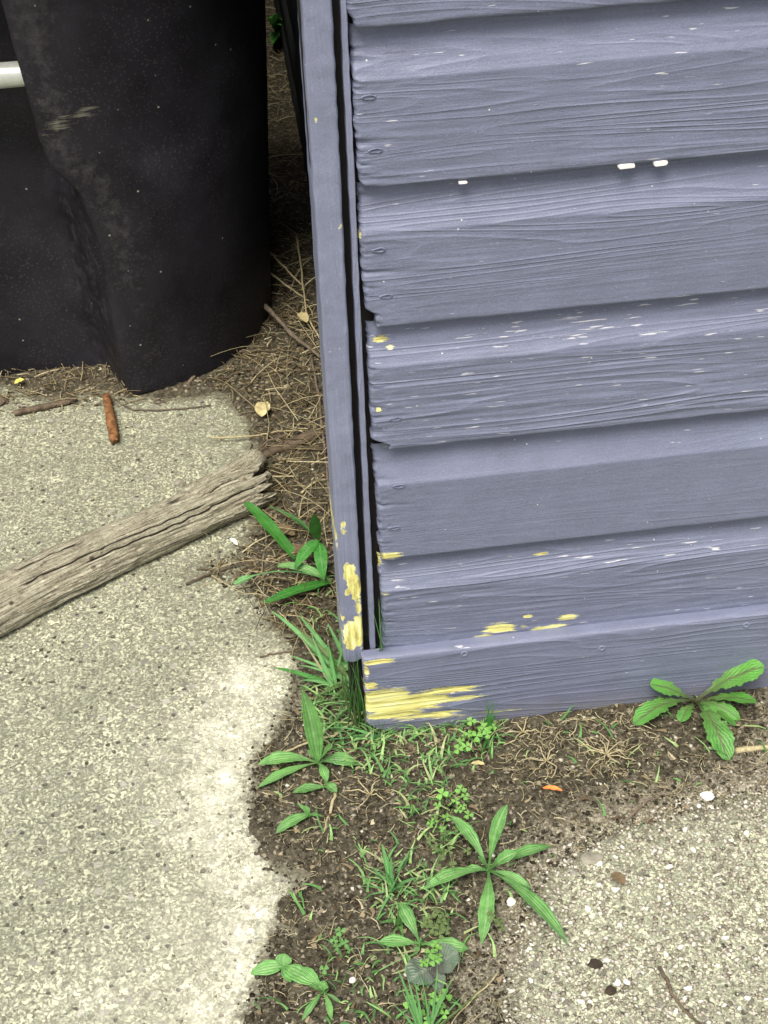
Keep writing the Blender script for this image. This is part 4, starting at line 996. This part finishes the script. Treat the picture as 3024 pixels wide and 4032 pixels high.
# white pebbles one can pick out, sharing look and label
def sample_poly(poly, n, sd=0):
    r = np.random.default_rng(sd); P_ = np.array(poly); out = []
    lo, hi = P_.min(0), P_.max(0)
    while len(out) < n:
        c = lo+(hi-lo)*r.random((n*3, 2)); ok = sdist(c[:, 0], c[:, 1], P_) > 0; out += [tuple(q_) for q_ in c[ok]]
    return out[:n]
def poly(*px): return [(p.x, p.y) for p in (G(*q_) for q_ in px)]
right_slab = poly((1180, 1960), (1250, 1830), (1400, 1770), (1659, 1700), (1760, 1900), (1760, 2330), (1100, 2330), (1100, 2110))
peb = None
proto = []
for s_i in range(6):
    mb = MB(); rr = random.Random(100+s_i); n = 6; vs = []
    for i, (h, k_) in enumerate(((-.5, .7), (.1, 1.0), (.55, .6))):
        for j in range(n): a = 2*math.pi*j/n+i*.4; q_ = k_*rr.uniform(.7, 1.2); vs.append((math.cos(a)*q_*1.25, math.sin(a)*q_, h))
    mb.add(vs, [(i*n+j, i*n+(j+1) % n, (i+1)*n+(j+1) % n, (i+1)*n+j) for i in range(2) for j in range(n)]+[tuple(2*n+j for j in range(n))])
    me = mb.mesh('pebble', False); me.materials.append(M_white if s_i < 4 else M_stone); proto.append(me)
for i, (x, y) in enumerate(sample_poly(right_slab, 110, 5)):
    o = bpy.data.objects.new('pebble', proto[i % 6]); C.objects.link(o); r = random.uniform(.0022, .0052)
    o.location = (x, y, .0008+r*.2); o.scale = (r, r*random.uniform(.7, 1), r*.55); o.rotation_euler = (0, 0, random.uniform(0, 6))
    if i % 6 < 4: tag(o, 'small angular whitish pebble set in the pebbly slab at the right', 'pebble', 'whitish pebbles in the right slab')
    else: tag(o, 'small angular tan pebble set in the pebbly slab at the right', 'pebble', 'tan pebbles in the right slab')

# uncountable scatter ------------------------------------------------
def scatter_rocks(name, label, pts, rmin, rmax, mat, sink=.3, parent=None):
    base = [(1, 0, 0), (-1, 0, 0), (0, 1, 0), (0, -1, 0), (0, 0, .8), (0, 0, -.6), (.6, .6, .3), (-.6, .6, .2), (-.6, -.6, .3), (.6, -.6, .25)]
    B_ = np.array(base); Fs = np.array([(0, 6, 4), (6, 2, 4), (2, 7, 4), (7, 1, 4), (1, 8, 4), (8, 3, 4), (3, 9, 4), (9, 0, 4), (6, 0, 5), (2, 6, 5), (7, 2, 5), (1, 7, 5), (8, 1, 5), (3, 8, 5), (9, 3, 5), (0, 9, 5)])
    n = len(pts); P_ = np.array(pts); a = rng.random(n)*6.28; r = rmin+(rmax-rmin)*rng.random(n)**2.2
    z = soil_h(P_[:, 0], P_[:, 1]); z = np.maximum(z, 0.0005)
    V = np.repeat(B_[None], n, 0)*(.65+.7*rng.random((n, 10, 1))); V[..., 0] *= 1+.6*rng.random((n, 1))
    ca, sa = np.cos(a)[:, None], np.sin(a)[:, None]
    X_ = V[..., 0]*ca-V[..., 1]*sa; Y_ = V[..., 0]*sa+V[..., 1]*ca
    out = np.stack([X_*r[:, None]+P_[:, :1], Y_*r[:, None]+P_[:, 1:2], V[..., 2]*r[:, None]*.75+(z+r*(.5-sink))[:, None]], 2).reshape(-1, 3)
    Ff = (Fs[None]+np.arange(n)[:, None, None]*10).reshape(-1, 3)
    me = bpy.data.meshes.new(name); me.vertices.add(len(out)); me.vertices.foreach_set('co', out.astype(np.float32).ravel())
    me.loops.add(Ff.size); me.loops.foreach_set('vertex_index', Ff.ravel().astype(np.int32)); me.polygons.add(len(Ff))
    me.polygons.foreach_set('loop_start', (np.arange(len(Ff))*3).astype(np.int32)); me.polygons.foreach_set('loop_total', np.full(len(Ff), 3, dtype=np.int32))
    me.update(calc_edges=True)
    tag(link(name, me, mat), label, kind='stuff')
strip = poly((560, 1650), (660, 1450), (760, 1560), (1100, 1570), (1660, 1500), (1720, 1700), (1330, 1800), (1180, 1900), (1090, 2100), (1090, 2260), (520, 2260), (600, 2000), (640, 1900), (570, 1800))
back = poly((640, 560), (700, 760), (740, 1400), (640, 1400), (440, 1230), (560, 1150), (570, 960), (540, 860), (430, 840), (560, 740))
gap = [(-.10, 1.30), (.03, 1.0), (.033, 3.4), (-.2, 3.4), (-.2, 2.0), (-.08, 1.9)]
lfront = poly((-20, 805), (250, 800), (330, 870), (170, 885), (-20, 900))
blend = poly((1090, 2000), (1180, 1850), (1330, 1770), (1700, 1660), (1760, 2300), (1080, 2300))
edge_pts = []
for i_ in range(12, 33):
    (xa_, ya_), (xb_, yb_) = soil_poly[i_], soil_poly[i_+1]
    for _ in range(int(38*math.hypot(xb_-xa_, yb_-ya_)/.05)):
        t_ = random.random(); edge_pts.append((xa_+(xb_-xa_)*t_+random.gauss(0, .010), ya_+(yb_-ya_)*t_+random.gauss(0, .010)))
scatter_rocks('soil_crumbs', 'loose dark soil crumbs over the bare strip', sample_poly(strip, 9000, 1)+sample_poly(back, 3000, 2)+sample_poly(gap, 1500, 8)+edge_pts, .0006, .0034, M_crumb)
scatter_rocks('fine_gravel', 'fine pale gravel and grit set in the slab and soil on the right', sample_poly(blend, 7500, 3)+sample_poly(strip, 420, 4)+sample_poly(back, 160, 6), .0007, .0036, M_grav, .35)
leftslab = poly((-20, 900), (500, 900), (640, 1400), (560, 1700), (640, 1900), (520, 2260), (-20, 2260))
scatter_rocks('concrete_grit', 'loose grit and small chips over the left slab', sample_poly(leftslab, 3600, 31), .0005, .0022, M_grav, .35)

def scatter_strands(name, label, pts, lmin, lmax, r0, mat, lift=.006, curl=1.0, up=0.0, kind='stuff', flat=False):
    n = len(pts); P_ = np.array(pts); seg = 5; sides = 3
    a = rng.random(n)*6.28; L = lmin+(lmax-lmin)*rng.random(n)**2; r = r0*(.5+.9*rng.random(n))
    pos = np.zeros((n, seg+1, 3)); pos[:, 0, :2] = P_; z0 = np.maximum(soil_h(P_[:, 0], P_[:, 1]), 0)
    pos[:, 0, 2] = z0+.001+rng.random(n)*lift*.4; k_ = (rng.random(n)-.5)*2*curl; el = up*(.4+.6*rng.random(n))+.25*(rng.random(n)-.2)
    for i in range(seg):
        a2 = a+k_*i*.35+(rng.random(n)-.5)*.5*curl
        e2 = el*(1-i/seg*1.25)
        st = L/seg
        pos[:, i+1, 0] = pos[:, i, 0]+np.cos(a2)*np.cos(e2)*st; pos[:, i+1, 1] = pos[:, i, 1]+np.sin(a2)*np.cos(e2)*st
        pos[:, i+1, 2] = np.maximum(pos[:, i, 2]+np.sin(e2)*st, z0+.0008)
    # keep out of the shed wall
    m_ = (pos[..., 0] > -.0) & (pos[..., 1] > -.026) & (pos[..., 1] < .5); pos[..., 1] = np.where(m_, -.028, pos[..., 1])
    tg = np.diff(pos, axis=1); tg = np.concatenate([tg, tg[:, -1:]], 1); tg /= np.linalg.norm(tg, axis=2, keepdims=True)+1e-9
    s1 = np.cross(tg, [0, 0, 1.0]); s1 /= np.linalg.norm(s1, axis=2, keepdims=True)+1e-9; s2 = np.cross(s1, tg)
    taper = np.linspace(1, .25 if flat else .5, seg+1)[None, :, None]*r[:, None, None]
    if flat:
        V = np.stack([pos-s1*taper, pos+s1*taper], 2); sides = 2
    else:
        V = np.stack([pos+(s1*math.cos(t)+s2*math.sin(t))*taper for t in (0, 2.09, 4.19)], 2)
    V = V.reshape(-1, 3); Fs = []
    for i in range(seg):
        for j in range(1 if flat else 3): Fs.append((i*sides+j, i*sides+(j+1) % sides, (i+1)*sides+(j+1) % sides, (i+1)*sides+j))
    Fs = np.array(Fs); Ff = (Fs[None]+np.arange(n)[:, None, None]*(sides*(seg+1))).reshape(-1, 4)
    me = bpy.data.meshes.new(name); me.vertices.add(len(V)); me.vertices.foreach_set('co', V.astype(np.float32).ravel())
    me.loops.add(Ff.size); me.loops.foreach_set('vertex_index', Ff.ravel().astype(np.int32)); me.polygons.add(len(Ff))
    me.polygons.foreach_set('loop_start', (np.arange(len(Ff))*4).astype(np.int32)); me.polygons.foreach_set('loop_total', np.full(len(Ff), 4, dtype=np.int32))
    me.update(calc_edges=True); tag(link(name, me, mat), label, kind='stuff')
wallfoot = poly((1090, 1560), (1400, 1530), (1420, 1640), (1330, 1700), (1100, 1700))
scatter_strands('dry_debris', 'tangled dry straw and stem litter between the bin, the slab and the corner board', sample_poly(back, 950, 11)+sample_poly(gap, 900, 12)+sample_poly(lfront, 170, 13), .012, .070, .0012, M_straw, .02, .45, .25)
scatter_strands('long_straw', 'long pale dry grass stems lying in the gap and beside the corner board', sample_poly(back, 90, 51)+sample_poly(gap, 150, 52), .05, .16, .0012, M_straw2, .03, .35, .45)
scatter_strands('dry_roots', 'fine pale dried roots and straw bits over the soil strip', sample_poly(strip, 1300, 14)+sample_poly(wallfoot, 260, 15), .005, .032, .0007, M_straw2, .006, .9, .15)
scatter_strands('leaf_litter', 'flat broken bits of dry leaf and bark among the litter and soil', sample_poly(back, 260, 41)+sample_poly(gap, 160, 42)+sample_poly(lfront, 60, 43)+sample_poly(strip, 230, 44), .006, .020, .0030, M_litter, .006, .5, .3, flat=True)
turf = poly((800, 1560), (1085, 1560), (1080, 1640), (960, 1680), (1000, 1800), (960, 1870), (900, 1830), (860, 1720), (800, 1680), (690, 1640), (700, 1560), (740, 1500))
turf2 = poly((780, 1830), (920, 1880), (1000, 1940), (960, 2020), (860, 2000), (790, 1940))
turf3 = poly((690, 2020), (1000, 2060), (1000, 2220), (700, 2220))
turf4 = poly((660, 1250), (740, 1250), (780, 1480), (690, 1560), (640, 1420))
turf5 = poly((650, 1480), (780, 1470), (790, 1540), (740, 1640), (680, 1620))
scatter_strands('short_grass', 'short mixed green grass blades growing thinly over the soil strip', sample_poly(turf, 430, 16)+sample_poly(turf2, 130, 17)+sample_poly(turf3, 90, 18)+sample_poly(turf4, 90, 19)+sample_poly(strip, 120, 20)+sample_poly(turf5, 90, 25), .010, .046, .0020, M_turf, .004, .6, 1.15, flat=True)
# root crowns: bleached dead grass stars
def dead_star(label, px, py, n, l):
    n = int(n*.75)
    p = G(px, py, .006); root = thing('dead_grass', label, 'dead grass', (p.x, p.y, soilz(p.x, p.y)))
    for i in range(n):
        a = i/n*6.28+random.uniform(-.3, .3); mb = MB(); L_ = l*mpp(p)*random.uniform(.3, 1.15); pts = []
        for k_ in range(6):
            t = k_/5; pts.append((math.cos(a+t*.5*random.uniform(-1, 1))*L_*t, math.sin(a)*L_*t, .004+.012*math.sin(t*2.6)*random.uniform(.4, 1)))
        tube(mb, pts, [.0013, .0012, .0011, .001, .0009, .0005], 4); link('stalk', mb.mesh('stalk'), M_straw2, root)
dead_star('pale dead grass star with fine roots on the soil below the shed wall', 1310, 1690-58, 14, 62)
dead_star('yellowish dead grass crown nearer the shed wall, left of the other star', 1180, 1650, 9, 55)
dead_star('fan of bleached straw stalks on the soil below the upright plantain', 800, 1722, 9, 52)
dead_star('dead grass roots under the base board edge, right of the dark tuft', 1130, 1585, 8, 50)
